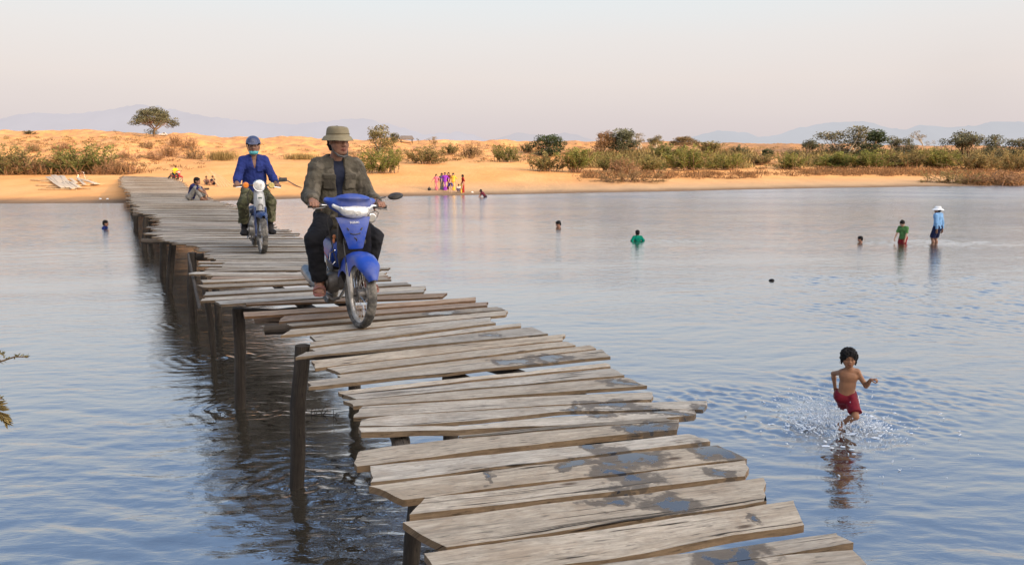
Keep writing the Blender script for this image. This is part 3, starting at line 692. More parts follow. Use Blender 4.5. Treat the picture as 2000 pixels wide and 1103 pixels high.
# ------------------------------------------------------------------ vegetation
class Leafs:
    def __init__(s, seed): s.r = np.random.RandomState(seed); s.c = []; s.d = []; s.w = []; s.l = []; s.k = []
    def add(s, c, d, l, w, k): s.c.append(c); s.d.append(d); s.l.append(l); s.w.append(w); s.k.append(k)
    def mesh(s, name):
        c = np.concatenate(s.c); d = np.concatenate(s.d); l = np.concatenate(s.l)[:, None]; w = np.concatenate(s.w)[:, None]; k = np.concatenate(s.k)
        n = len(c); d /= np.linalg.norm(d, axis=1, keepdims=True) + 1e-9
        r = s.r.normal(size=(n, 3)); u = np.cross(d, r); u /= np.linalg.norm(u, axis=1, keepdims=True) + 1e-9
        nn = np.cross(d, u)
        v = np.stack([c, c + d * l * .5 + u * w + nn * l * .06, c + d * l, c + d * l * .5 - u * w + nn * l * .06], 1).reshape(-1, 3)
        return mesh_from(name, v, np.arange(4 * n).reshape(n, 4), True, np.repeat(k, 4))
def twigs(name, segs, n=4):
    mb = MB()
    for pts, rs in segs: mb.tube(pts, rs, n, False)
    return mesh_from(name, mb.v, mb.f, True, np.ones((len(mb.v), 3)))
def curve_stem(r, az, tilt, ln, droop, base=V((0, 0, 0)), m=6):
    pts = [base]; d = V((math.cos(az) * math.sin(tilt), math.sin(az) * math.sin(tilt), math.cos(tilt)))
    for i in range(m):
        d = (d + V((r.gauss(0, .09), r.gauss(0, .09), -droop * (i / m)))).normalized(); pts.append(pts[-1] + d * ln / m)
    return pts
def proto_bush(seed, stems=46, per=70, wide=.85, leaf=(.075, .014), low=.12, upright=.35):
    r = random.Random(seed); lf = Leafs(seed); segs = []
    for i in range(stems):
        az = r.uniform(0, 6.28); tilt = abs(r.gauss(0, wide * .55)); tilt = min(tilt, 1.25)
        b = V((r.gauss(0, .22 * wide), r.gauss(0, .16 * wide), 0)); ln = r.uniform(.62, 1.08) * (1 - .22 * tilt)
        pts = curve_stem(r, az, tilt, ln, .16, b); segs.append((pts, [.009 * (1 - j / 6.6) for j in range(7)]))
        P = np.array([p[:] for p in pts]); t = lf.r.uniform(low, 1, per) ** .8 * 6; a = np.minimum(t.astype(int), 5); f = (t - a)[:, None]
        c = P[a] * (1 - f) + P[a + 1] * f; ax = P[a + 1] - P[a]; ax /= np.linalg.norm(ax, axis=1, keepdims=True)
        d = ax * upright + lf.r.normal(size=(per, 3)) * .6 + np.array([0, 0, .15])
        c = c + lf.r.normal(size=(per, 3)) * .022
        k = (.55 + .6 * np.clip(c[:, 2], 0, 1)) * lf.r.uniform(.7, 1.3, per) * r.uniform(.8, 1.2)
        lf.add(c, d, lf.r.uniform(.6, 1.2, per) * leaf[0], np.full(per, leaf[1]), k)
    return lf.mesh('foliage'), twigs('stem', segs)
def proto_dry(seed, stems=70, per=40, wide=1.0):
    r = random.Random(seed); lf = Leafs(seed); segs = []
    for i in range(stems):
        az = r.uniform(0, 6.28); tilt = min(abs(r.gauss(0, wide * .6)), 1.35); b = V((r.gauss(0, .28), r.gauss(0, .2), 0))
        pts = curve_stem(r, az, tilt, r.uniform(.5, 1.05), .12, b); segs.append((pts, [.011 * (1 - j / 7) for j in range(7)]))
        for _ in range(3):
            j = r.randint(2, 5); p2 = curve_stem(r, az + r.gauss(0, 1.2), tilt + r.gauss(0, .4), r.uniform(.15, .32), .05, pts[j], 3); segs.append((p2, [.006, .005, .004, .002]))
        P = np.array([p[:] for p in pts]); t = lf.r.uniform(.2, 1, per) * 6; a = np.minimum(t.astype(int), 5); f = (t - a)[:, None]
        c = P[a] * (1 - f) + P[a + 1] * f + lf.r.normal(size=(per, 3)) * .04
        lf.add(c, lf.r.normal(size=(per, 3)) + np.array([0, 0, .3]), lf.r.uniform(.04, .09, per), np.full(per, .017), lf.r.uniform(.6, 1.3, per))
    return lf.mesh('foliage'), twigs('stem', segs, 3)
def blob_leaves(lf, c, rad, n, leaf, bright):
    d = lf.r.normal(size=(n, 3)); d /= np.linalg.norm(d, axis=1, keepdims=True); rr_ = lf.r.uniform(.35, 1.05, n) ** .5
    p = np.array(c) + d * rr_[:, None] * np.array(rad)
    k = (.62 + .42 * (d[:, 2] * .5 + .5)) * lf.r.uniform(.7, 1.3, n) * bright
    dd_ = d + lf.r.normal(size=(n, 3)) * .8 + np.array([0, 0, -.2]); lf.add(p, dd_, lf.r.uniform(.7, 1.3, n) * leaf, np.full(n, leaf * .28), k)
def limb(r, segs, p, d, ln, rad, depth, tips, spread=.6, up=.2):
    m = 4; pts = [p]
    for i in range(m):
        d = (d + V((r.gauss(0, .12), r.gauss(0, .12), r.gauss(0, .06) + up * .15))).normalized(); pts.append(pts[-1] + d * ln / m)
    segs.append((pts, [rad * (1 - .45 * i / m) for i in range(m + 1)]))
    if depth == 0: tips.append(pts[-1]); return
    for i in range(r.choice([2, 3, 3])):
        d2 = (d + V((r.gauss(0, spread), r.gauss(0, spread), r.gauss(up, .25)))).normalized()
        limb(r, segs, pts[-1] if i else pts[r.choice([2, 3])], d2, ln * r.uniform(.6, .82), rad * .56, depth - 1, tips, spread, up)
def proto_tree(seed, kind):
    r = random.Random(seed); lf = Leafs(seed); segs = []; tips = []
    if kind == 'round':
        segs.append(([V((0, 0, 0)), V((.02, 0, .2)), V((0, .02, .45))], [.035, .03, .022]))
        for i in range(34):
            a = r.uniform(0, 6.28); e = r.uniform(-1.0, 1.0); c = (math.cos(a) * .34 * math.cos(e) * r.uniform(.5, 1), math.sin(a) * .34 * math.cos(e) * r.uniform(.5, 1), max(.10, .46 + .42 * math.sin(e)))
            segs.append(([V((0, .02, .35)), V(c)], [.012, .004])); blob_leaves(lf, c, (.15, .15, .12), 120, .05, r.uniform(.65, 1.25))
    elif kind == 'broad':
        for k in range(3): limb(r, segs, V((r.gauss(0, .05), 0, 0)), V((r.gauss(0, .35), r.gauss(0, .3), 1)), .34, .028, 3, tips, .55, .15)
        zmax = max(t.z for t in tips)
        for t in tips: blob_leaves(lf, (t.x, t.y, t.z / zmax * .93), (.13, .13, .075), 55, .045, r.uniform(.6, 1.3))
        for p_, _ in segs:
            for q_ in p_: q_.z = q_.z / zmax * .93 if q_.z > 0 else q_.z
        for i in range(16): blob_leaves(lf, (r.gauss(0, .3), r.gauss(0, .25), r.uniform(.1, .45)), (.16, .16, .12), 60, .05, r.uniform(.55, 1.0))
    elif kind == 'cone':
        segs.append(([V((0, 0, 0)), V((.01, 0, .5)), V((0, 0, .95))], [.03, .018, .004]))
        for i in range(30):
            z = r.uniform(.12, .97); a = r.uniform(0, 6.28); q = (1 - z) * .36 * r.uniform(.3, 1.0) + .02; c = (math.cos(a) * q, math.sin(a) * q, z)
            segs.append(([V((0, 0, z - .08)), V(c)], [.008, .003])); blob_leaves(lf, c, (.10, .10, .06), 80, .045, r.uniform(.65, 1.25))
    elif kind == 'sparse':
        for k in range(2): limb(r, segs, V((0, 0, 0)), V((r.gauss(0, .25), r.gauss(0, .2), 1)), .36, .024, 4, tips, .5, .12)
        zmax = max(t.z for t in tips)
        for p_, _ in segs:
            for q_ in p_: q_.z = q_.z / zmax if q_.z > 0 else 0
        for t in tips[::2]: blob_leaves(lf, (t.x, t.y, t.z / zmax if t.z > 1.01 else t.z), (.05, .05, .035), 16, .035, r.uniform(.8, 1.3))
    elif kind == 'umbrella':
        tr = [V((-.05, 0, 0)), V((-.03, 0, .16)), V((0, .01, .30))]; segs.append((tr, [.034, .028, .024]))
        for k in range(8):
            a = k / 8 * 6.28 + r.uniform(-.3, .3); limb(r, segs, tr[2] - V((0, 0, r.uniform(0, .1))), V((math.cos(a) * .9, math.sin(a) * .9, .75)), .27, .015, 2, tips, .38, .12)
        for i in range(95):
            a = r.uniform(0, 6.28); q = math.sqrt(r.random()); x, y_ = math.cos(a) * q * .60, math.sin(a) * q * .60
            z = .93 - .42 * q * q + r.uniform(-.16, .05)
            blob_leaves(lf, (x, y_, z), (.12, .12, .055), 75, .042, r.uniform(.6, 1.25))
            if i % 2 == 0: segs.append(([V((x * .45, y_ * .45, .46)), V((x * .8, y_ * .8, z - .09)), V((x, y_, z))], [.009, .006, .003]))
        for i in range(8): blob_leaves(lf, (r.gauss(-.05, .07), r.gauss(0, .06), r.uniform(.02, .24)), (.09, .09, .07), 60, .03, r.uniform(.6, .9))
    return lf.mesh('crown'), twigs('trunk', segs, 6)
def proto_reed(seed):
    lf = Leafs(seed); n = 900; c = lf.r.normal(size=(n, 3)) * np.array([.8, .3, 0]); c[:, 2] = 0
    d = lf.r.normal(size=(n, 3)) * .22 + np.array([0, 0, 1]); lf.add(c, d, lf.r.uniform(.5, 1.05, n), np.full(n, .02), lf.r.uniform(.6, 1.3, n)); return lf.mesh('foliage'), None
LM = {'green': leafmat('leaf_green', (.19, .195, .065), (.25, .21, .08)), 'olive': leafmat('leaf_olive', (.23, .20, .085), (.30, .22, .095)), 'lush': leafmat('leaf_fresh', (.195, .21, .06), (.26, .23, .07)), 'dark': leafmat('leaf_dark', (.15, .15, .088), (.20, .18, .105)),  # leaf_dark is paled, with distance haze mixed into its colour
      'blue': leafmat('leaf_deep', (.075, .10, .05), (.10, .12, .06)), 'rust': leafmat('leaf_rust', (.27, .15, .075), (.33, .20, .10)), 'straw': leafmat('leaf_straw', (.38, .26, .12), (.32, .24, .10)), 'tan': leafmat('leaf_tan', (.23, .17, .085), (.29, .20, .10))}
BARK = {'b': simple('bark_brown', (.20, .13, .08), .9, attr=True, scale=9, bump=.4, bscale=30), 'p': simple('bark_pale', (.42, .36, .28), .9, attr=True, scale=9, bump=.4, bscale=30), 'r': simple('twig_red', (.27, .15, .09), .9, attr=True, scale=9)}
PR = {'bush': [proto_bush(1), proto_bush(2, 54, 64, .95), proto_bush(3, 38, 80, .75)], 'tall': [proto_bush(4, 40, 75, .5, (.07, .014), .2)], 'sprawl': [proto_bush(6, 60, 46, 1.5, (.07, .013), .05, .2)], 'dry': [proto_dry(11), proto_dry(12, 60, 34, 1.2)], 'round': [proto_tree(21, 'round'), proto_tree(22, 'round')], 'broad': [proto_tree(31, 'broad'), proto_tree(32, 'broad'), proto_tree(33, 'broad')],
      'cone': [proto_tree(41, 'cone')], 'sparse': [proto_tree(51, 'sparse'), proto_tree(53, 'sparse')], 'umbrella': [proto_tree(61, 'umbrella')], 'reed': [proto_reed(71)]}
_cp = {}
def plant(kind, var, px, py, hpx, wpx, leaf, bark, name, label, cat, group=None, Y=None):
    g = gnd(px, py, Y); fm, sm = PR[kind][var]; h = hpx * mpp(g.y) * 1.05; w_ = wpx * mpp(g.y)
    key = (kind, var, leaf, bark)
    if key not in _cp:
        f2 = fm.copy(); f2.materials.append(LM[leaf]); s2 = None
        ext = np.empty(len(fm.vertices) * 3, np.float32); fm.vertices.foreach_get('co', ext); e = ext.reshape(-1, 3)
        wx = np.percentile(e[:, 0], 97.5) - np.percentile(e[:, 0], 2.5); hz = np.percentile(e[:, 2], 99)
        if sm: s2 = sm.copy(); s2.materials.append(BARK[bark])
        _cp[key] = (f2, s2, wx, hz)
    f2, s2, wx, hz = _cp[key]
    o = empty(name, g - V((0, 0, .04)), rnd.choice([0, .25, -.25, 3.14, 2.9]) if wpx > 1.25 * hpx else rnd.uniform(0, 6.28), label, cat, group)
    sx_ = w_ / wx; o.scale = (sx_, min(max(sx_, .3 * h), 1.0 * max(h / hz, sx_)), h / hz)
    obj('crown' if kind in ('round', 'broad', 'cone', 'sparse', 'umbrella') else 'foliage', f2, None, o)
    if s2: obj('trunk' if kind in ('round', 'broad', 'cone', 'sparse', 'umbrella') else 'stem', s2, None, o)
    return o
B, T, DR = 'bush', 'tree', 'dry_bush'
GL, GD, GR, GT = 'bushes along the foot of the left bank', 'dry brown bushes on the left bank slope', 'bushes along the foot of the right bank', 'trees on the right bank'
for a in [
 ('bush', 0, 22, 341, 52, 96, 'olive', 'r', B, 'olive bush cut by the frame at the far left of the beach', B, GL),
 ('dry', 0, 72, 341, 26, 70, 'rust', 'r', DR, 'low rusty bush just right of the olive bush at the beach edge', B, GL),
 ('bush', 2, 112, 340, 36, 62, 'straw', 'r', B, 'straw coloured bush between the olive bush and the widest green one', B, GL),
 ('bush', 1, 166, 340, 52, 112, 'green', 'r', B, 'widest greyish green bush above the loose board pile', B, GL),
 ('dry', 1, 215, 341, 30, 52, 'rust', 'r', DR, 'reddish twiggy bush at the right foot of the widest green bush', B, GL),
 ('sparse', 1, 248, 341, 36, 52, 'tan', 'r', B, 'thin twiggy bush nearest the sand end of the footbridge', B, GL),
 ('dry', 0, 66, 296, 14, 26, 'tan', 'r', DR, 'small brown tuft high on the slope above the olive bush', B, GD),
 ('dry', 1, 122, 294, 14, 34, 'rust', 'r', DR, 'flat rusty tuft on the slope above the straw bush', B, GD),
 ('dry', 0, 243, 310, 14, 30, 'rust', 'r', DR, 'brown tuft at the slope foot left of the flat-topped tree', B, GD),
 ('dry', 1, 288, 290, 14, 26, 'tan', 'r', DR, 'faded tuft on the slope just below the flat-topped tree', B, GD),
 ('dry', 1, 300, 312, 16, 34, 'rust', 'r', DR, 'rusty tuft at the slope foot straight below the flat-topped tree', B, GD),
 ('dry', 0, 343, 287, 22, 27, 'rust', 'r', DR, 'taller of the two rusty bushes on the crest right of the flat-topped tree', B, GD),
 ('dry', 1, 369, 290, 20, 30, 'rust', 'r', DR, 'right one of the two rusty bushes on the crest near the flat-topped tree', B, GD),
 ('dry', 0, 330, 306, 22, 32, 'rust', 'r', DR, 'leaning rusty bush halfway down the gully slope', B, GD),
 ('dry', 1, 380, 311, 24, 36, 'tan', 'r', DR, 'brown bush at the gully foot beside the green reeds', B, GD),
 ('reed', 0, 434, 314, 22, 54, 'olive', 'r', 'reed_clump', 'upright clump of green reeds left of the helmeted rider', 'reeds', None),
 ('reed', 0, 590, 312, 14, 60, 'straw', 'r', 'reed_clump', 'pale dry reeds at the slope foot between the two riders', 'reeds', None),
 ('bush', 2, 57, 262, 7, 20, 'dark', 'b', B, 'tiny dark bush alone on the left skyline', B, None),
 ('sparse', 0, 229, 264, 10, 10, 'dark', 'b', B, 'tiny leafy sprig on the skyline left of the flat-topped tree', B, None),
 ('umbrella', 0, 304, 268, 52, 68, 'dark', 'b', T, 'flat-topped spreading tree alone on the left crest', T, None),
 ('broad', 0, 744, 304, 54, 66, 'olive', 'p', T, 'yellowish green tree just right of the hat wearing rider', T, None),
 ('round', 1, 772, 278, 17, 16, 'dark', 'b', T, 'small dark bushy tree close left of the thatched hut', T, None),
 ('bush', 1, 748, 338, 44, 78, 'lush', 'b', B, 'full green bush on the beach right of the hat wearing rider', B, None),
 ('sparse', 0, 818, 280, 10, 9, 'dark', 'b', T, 'tiny sapling on the skyline close right of the thatched hut', T, None),
 ('sparse', 1, 848, 292, 24, 22, 'olive', 'b', T, 'thin sapling on the crest farther right of the thatched hut', T, None),
 ('bush', 0, 830, 320, 32, 78, 'olive', 'r', B, 'wide olive bush at the bank foot below the hut', B, None),
 ('bush', 2, 880, 302, 20, 30, 'olive', 'r', B, 'small olive bush on the slope above the women', B, None),
 ('dry', 0, 920, 307, 26, 36, 'tan', 'r', DR, 'grey brown twiggy bush on the slope above the woman in maroon', B, None),
 ('bush', 1, 985, 317, 32, 48, 'green', 'b', B, 'green bush at the bank foot left of the round dark tree', B, None),
 ('bush', 0, 1030, 298, 18, 28, 'olive', 'b', B, 'olive bush on the crest touching the round dark tree', B, None),
 ('round', 0, 1070, 303, 36, 54, 'blue', 'p', T, 'round dark green tree on the bank crest', T, None),
 ('bush', 2, 1066, 335, 34, 64, 'olive', 'r', B, 'grey green bush on the sand below the round dark tree', B, None),
 ('tall', 0, 1122, 337, 44, 52, 'lush', 'r', B, 'tall fresh green bush right of the round dark tree', B, None),
 ('broad', 1, 1176, 302, 42, 42, 'rust', 'b', T, 'reddish brown tree left of the dark leaning tree', T, GT),
 ('round', 1, 1213, 300, 44, 54, 'dark', 'b', T, 'dense dark tree tallest in the middle of the bank', T, GT),
 ('sparse', 1, 1246, 296, 34, 40, 'tan', 'p', T, 'bare pale branched tree right of the dense dark tree', T, GT),
 ('broad', 2, 1278, 300, 32, 36, 'olive', 'p', T, 'small olive tree right of the bare pale branches', T, GT),
 ('bush', 0, 1300, 312, 30, 66, 'green', 'b', B, 'dark green bush mass under the flat dry tree', B, GR),
 ('umbrella', 0, 1336, 296, 27, 48, 'tan', 'b', T, 'flat dry topped tree over the green bush mass', T, GT),
 ('tall', 0, 1390, 300, 22, 42, 'olive', 'b', B, 'spiky olive bush on the crest right of the flat dry tree', B, GR),
 ('bush', 1, 1196, 336, 32, 66, 'green', 'r', B, 'first bush of the lower row below the reddish brown tree', B, GR),
 ('dry', 1, 1222, 340, 30, 60, 'rust', 'r', DR, 'rusty twigs in the lower row below the dense dark tree', B, GR),
 ('bush', 2, 1268, 336, 30, 62, 'green', 'r', B, 'green bush of the lower row below the small olive tree', B, GR),
 ('bush', 0, 1340, 333, 44, 92, 'lush', 'r', B, 'largest fresh green bush of the lower row', B, GR),
 ('bush', 1, 1418, 332, 30, 66, 'lush', 'r', B, 'yellow green bush right of the largest lower bush', B, GR),
 ('bush', 2, 1442, 305, 20, 34, 'dark', 'b', B, 'small dark bush on the red slope right of the flat dry tree', B, GR),
 ('round', 1, 1500, 307, 15, 20, 'blue', 'b', B, 'small round bluish bush on the red slope', B, GR),
 ('bush', 0, 1545, 331, 30, 58, 'lush', 'r', B, 'green bush left of the sand hollow under the big tree', B, GR),
 ('bush', 1, 1480, 322, 20, 60, 'olive', 'r', B, 'low olive bush below the round bluish bush', B, GR),
 ('broad', 2, 1574, 308, 32, 56, 'dark', 'b', T, 'dark tree next left of the biggest tree', T, GT),
 ('broad', 0, 1650, 310, 58, 116, 'dark', 'p', T, 'biggest spreading tree on the right bank', T, GT),
 ('cone', 0, 1709, 310, 52, 44, 'blue', 'b', T, 'upright pointed dark tree right of the biggest tree', T, GT),
 ('broad', 1, 1757, 310, 40, 54, 'dark', 'p', T, 'dark tree between the pointed and the whitish trees', T, GT),
 ('sparse', 0, 1808, 296, 38, 42, 'tan', 'p', T, 'whitish thin leaved tree with bare branches', T, GT),
 ('broad', 2, 1892, 318, 56, 92, 'dark', 'b', T, 'dark tree left one of the pair near the right frame edge', T, GT),
 ('broad', 0, 1958, 314, 46, 80, 'dark', 'b', T, 'broad dark tree right one of the pair near the frame edge', T, GT),
 ('broad', 1, 2030, 316, 42, 90, 'dark', 'b', T, 'dark tree cut by the right frame edge', T, GT),
 ('bush', 2, 1634, 328, 28, 76, 'lush', 'r', B, 'yellow green bush below the left half of the biggest tree', B, GR),
 ('bush', 0, 1694, 328, 32, 78, 'lush', 'r', B, 'yellow green bush below the upright pointed tree', B, GR),
 ('bush', 1, 1762, 328, 32, 82, 'olive', 'r', B, 'olive bush of the lower row below the middle dark tree', B, GR),
 ('bush', 2, 1832, 329, 36, 84, 'lush', 'r', B, 'tall yellow green bush below the whitish tree', B, GR),
 ('bush', 0, 1908, 334, 36, 78, 'olive', 'r', B, 'greyish olive bush below the pair of dark trees', B, GR),
 ('bush', 1, 1980, 336, 38, 74, 'olive', 'r', B, 'greyish olive bush cut by the right frame edge', B, GR),
 ('sprawl', 0, 1225, 355, 22, 140, 'tan', 'r', B, 'low sprawling brown bush near the waterline', B, None),
 ('sprawl', 0, 1860, 358, 24, 110, 'olive', 'r', B, 'sprawling vine like bush on the waterside bank at right', B, None),
 ('dry', 1, 1940, 360, 26, 110, 'rust', 'r', DR, 'tangle of dry vines on the waterside bank at far right', B, None)]:
    plant(*a)
# ground cover nobody could count: low dry scrub and grass on the bank
def scatter(name, label, rects, n, hm, kind, leaf, seed):
    r = random.Random(seed); lf = Leafs(seed)
    for i in range(n):
        x0, x1, y0, y1 = r.choice(rects); g = gnd(r.uniform(x0, x1), r.uniform(y0, y1)); m = kind; h = hm * r.uniform(.5, 1.4)
        c = np.tile(np.array(g[:]), (m, 1)) + lf.r.normal(size=(m, 3)) * np.array([h * .7, h * .5, 0]); d = lf.r.normal(size=(m, 3)) * .55 + np.array([0, 0, .8])
        lf.add(c, d, lf.r.uniform(.4, 1.1, m) * h, np.full(m, h * .045 + .008), lf.r.uniform(.55, 1.25, m) * r.uniform(.75, 1.2))
    tag(obj(name, lf.mesh(name), LM[leaf]), label, 'undergrowth', kind='stuff')
scatter('dry_scrub', 'low reddish dry scrub along the foot of the right bank', [(1140, 1480, 338, 350), (1480, 2020, 329, 345), (1560, 1940, 332, 342), (1560, 1940, 332, 342), (1880, 2020, 345, 362)], 900, .42, 30, 'rust', 5)
scatter('slope_grass', 'tufts of brown dry grass scattered on the bank slope', [(-20, 400, 275, 335), (660, 1060, 285, 316), (1000, 1560, 288, 325), (1100, 1300, 295, 330)], 700, .32, 24, 'rust', 6)
scatter('crest_grass', 'pale straw grass on the crest and slopes', [(400, 1500, 281, 312), (1300, 1560, 288, 308), (-10, 320, 268, 290), (700, 1100, 295, 318)], 650, .3, 22, 'straw', 7)
scatter('bank_scrub', 'mixed olive undergrowth filling the right bank thicket', [(1150, 1460, 300, 330), (1540, 2020, 304, 328), (1560, 2020, 300, 322), (1600, 2020, 300, 314)], 900, .95, 46, 'olive', 8)
scatter('beach_scrub', 'low rusty and olive twigs filling the bush row of the left beach', [(-10, 265, 334, 342), (-10, 200, 331, 341)], 150, .8, 40, 'rust', 9)
scatter('beach_weeds', 'olive weeds filling the bush row of the left beach', [(-10, 210, 328, 341)], 90, 1.0, 46, 'olive', 10)
# ------------------------------------------------------------------ people
def skin_mat(name, base):
    return simple(name, base, .55, var=.14, scale=22, bump=.25, bscale=160, attr=True, spec=.35, bdist=.002)
SK = {'tan': skin_mat('skin_tan', (.23, .115, .07)), 'dark': skin_mat('skin_dark', (.28, .14, .088)), 'child': skin_mat('skin_child', (.25, .118, .06)), 'light': skin_mat('skin_light', (.40, .25, .17))}
def cloth(name, base, var=.22, rough=.9, scale=7, bump=.5, bscale=200, **k): return simple(name, base, rough, var=var, scale=scale, bump=bump, bscale=bscale, spec=.15, bdist=.002, **k)
M_HAIR = simple('black_hair', (.008, .0065, .006), .75, spec=.2, var=.5, scale=14, bump=.8, bscale=90, bdist=.01, stretch=(1, 1, .25))
M_EYE = simple('eye_white', (.55, .50, .45), .25, var=.05, bump=0); M_IRIS = simple('eye_iris', (.018, .010, .007), .2, var=.1, bump=0)

def rotm(f, u):
    f = V(f).normalized(); l = V(u).cross(f).normalized(); u = f.cross(l)
    return Matrix((f, l, u)).transposed()
def yawm(yaw, pitch=0, roll=0):           # head facing: yaw to the figure's left, pitch down
    return (Matrix.Rotation(R(yaw), 3, 'Z') @ Matrix.Rotation(R(pitch), 3, 'Y') @ Matrix.Rotation(R(roll), 3, 'X'))

def head(S, c, M, s, kid=0.0):
    c = V(c); g = lambda x, y, z: c + M @ V((x * s, y * s, z * s)); e = lambda x, y, z, a, b, d, k=.02, op='u': S.ell(g(x, y, z), (a * s, b * s, d * s), k * s, op, M)
    cn = lambda p, q, a, b, k=.012, op='u': S.cone(g(*p), g(*q), a * s, b * s, k * s, op)
    e(-.012, 0, .032, .097, .077, .084)
    e(.028, 0, -.035, .064, .063 + .006 * kid, .084 - .012 * kid, .03)
    e(.05, 0, -.092 + .014 * kid, .032, .034, .022, .03)
    for y in (1, -1):
        e(.05, .040 * y, -.032, .027, .026, .024 + .004 * kid, .025)
        cn((.02, .058 * y, -.045), (.045, .03 * y, -.09), .018, .018, .03)
    cn((.080, -.036, .026), (.080, .036, .026), .013 - .004 * kid, .013 - .004 * kid, .02)
    for y in (1, -1): e(.094, .031 * y, .006, .016, .019, .010, .012, 's')
    for y in (1, -1):
        e(.070, .031 * y, .004, .018, .018, .016, .004)
        cn((.082, .017 * y, .010), (.083, .046 * y, .010), .0045, .004, .004); cn((.083, .018 * y, -.004), (.082, .044 * y, -.003), .004, .0035, .004)
    cn((.084, 0, .018), (.106 - .008 * kid, 0, -.030), .008, .0125, .014)
    for y in (1, -1): e(.094, .013 * y, -.034, .010, .008, .007, .01)
    sm = .007 if kid > .9 else .001
    for y in (1, -1): cn((.091, 0, -.0645), (.083, .024 * y, -.0645 + sm), .0062, .005, .006); cn((.091, 0, -.0735), (.084, .019 * y, -.072 + sm), .0075, .006, .006)
    cn((.093, -.007, -.062), (.093, .007, -.062), .006, .006, .006)
    for y in (1, -1):
        e(-.004, .079 * y, -.006, .021, .009, .031, .008); e(.002, .086 * y, -.004, .010, .008, .017, .004, 's')
def face_col(c, M, s, kid=0):
    Mi = np.array(M); cc = np.array(c[:])
    def f(p):
        q = ((p - cc) @ Mi) / s; k = np.ones((len(p), 3), np.float32); ay = np.abs(q[:, 1]); fr = (q[:, 0] > .05) & (np.abs(q[:, 2]) < .12) & (ay < .07)
        def blend(m, c3): k[m] *= np.array(c3, np.float32)
        blend(fr & (q[:, 2] < -.057) & (q[:, 2] > -.081) & (ay < .024), (.78, .52, .50))
        blend(fr & (np.abs(q[:, 2] + .0675) < .0022) & (ay < .023), (.35, .28, .28))
        blend(fr & (np.abs(q[:, 2] - .030 + (ay - .026) ** 2 * 9) < .0045) & (ay > .014) & (ay < .05), (.22, .2, .2))
        blend(fr & (np.abs(q[:, 2] - .006) < .012) & (ay > .014) & (ay < .048), (.72, .66, .64))
        blend(fr & (q[:, 2] > -.06) & (q[:, 2] < -.03) & (ay < .03) & (q[:, 0] < .1) & (q[:, 0] > .08), (.85, .8, .8))
        return k
    return f
def eyes(parent, c, M, s):
    for y in (1, -1):
        p = V(c) + M @ V((.0745 * s, .031 * y * s, .003 * s)); e = MB().ball(p, .0125 * s, 12, 9).build('eye', M_EYE, parent)
        MB().ball(p + M @ V((.0085 * s, 0, 0)), .0066 * s, 10, 7).build('iris', M_IRIS, e)

def hand(S, w, f, n, th, s, curl=(18, 22, 15), spread=.05, thumb=.35):
    """palm and five jointed digits; f fingers, n the way the palm faces, th towards the thumb"""
    f, n, th = V(f).normalized(), V(n), V(th); n = (n - f * n.dot(f)).normalized(); th = (th - f * th.dot(f) - n * th.dot(n)).normalized(); w = V(w)
    S.ec(w - f * .01 * s, w + f * .085 * s, (.027 * s, .018 * s), (.040 * s, .0135 * s), th, .012 * s)
    for i, (o, ln, b) in enumerate(((.030, .072, .084), (.0105, .080, .090), (-.0105, .074, .086), (-.030, .060, .078))):
        p = w + f * b * s + th * o * s; a = 0; d0 = (f + th * (o * 4 * spread)).normalized()
        for j, (fr, r0, r1) in enumerate(((.45, .0098, .0090), (.30, .0090, .0082), (.25, .0082, .0070))):
            a += R(curl[j] + (i * 2)); d = d0 * math.cos(a) + n * math.sin(a); q = p + d * ln * fr * s; S.cone(p, q, r0 * s, r1 * s, .004 * s); p = q
    p = w + f * .022 * s + th * .026 * s; d = (f * .62 + th * .62 + n * thumb).normalized()
    q = p + d * .042 * s; S.cone(p, q, .0145 * s, .0115 * s, .01 * s); d2 = (f * .85 + th * .15 + n * (thumb + .15)).normalized()
    q2 = q + d2 * .032 * s; S.cone(q, q2, .0112 * s, .0100 * s, .004 * s); S.cone(q2, q2 + (d2 + n * .3).normalized() * .024 * s, .0100 * s, .0078 * s, .004 * s)

def foot(S, a, f, up, s, bare=True, extra=0.0, toes=True):
    f = V(f).normalized(); up = V(up); up = (up - f * up.dot(f)).normalized(); l = up.cross(f); a = V(a); h = a - up * .055 * s
    e = extra
    S.cone(a, h - f * .035 * s, .036 * s + e, .032 * s + e, .03 * s); S.ec(h - f * .03 * s, h + f * .13 * s - up * .004 * s, (.032 * s + e, .03 * s + e), (.044 * s + e, .021 * s + e), l, .03 * s); S.cone(a + up * .01 * s, h + f * .09 * s, .034 * s + e, .022 * s + e, .03 * s)
    if not bare: S.ec(h + f * .09 * s, h + f * .168 * s - up * .006 * s, (.044 * s + e, .022 * s + e), (.034 * s + e, .017 * s + e), l, .03 * s)
    if bare and toes:
        for i, o in enumerate((.030, .011, -.006, -.021, -.034)):
            p = h + f * (.125 - .006 * i) * s + l * o * s * (1) - up * .006 * s; S.cone(p, p + f * (.045 - .005 * i) * s - up * .006 * s, (.0135 if i == 0 else .0105) * s, (.012 if i == 0 else .009) * s, .004 * s)

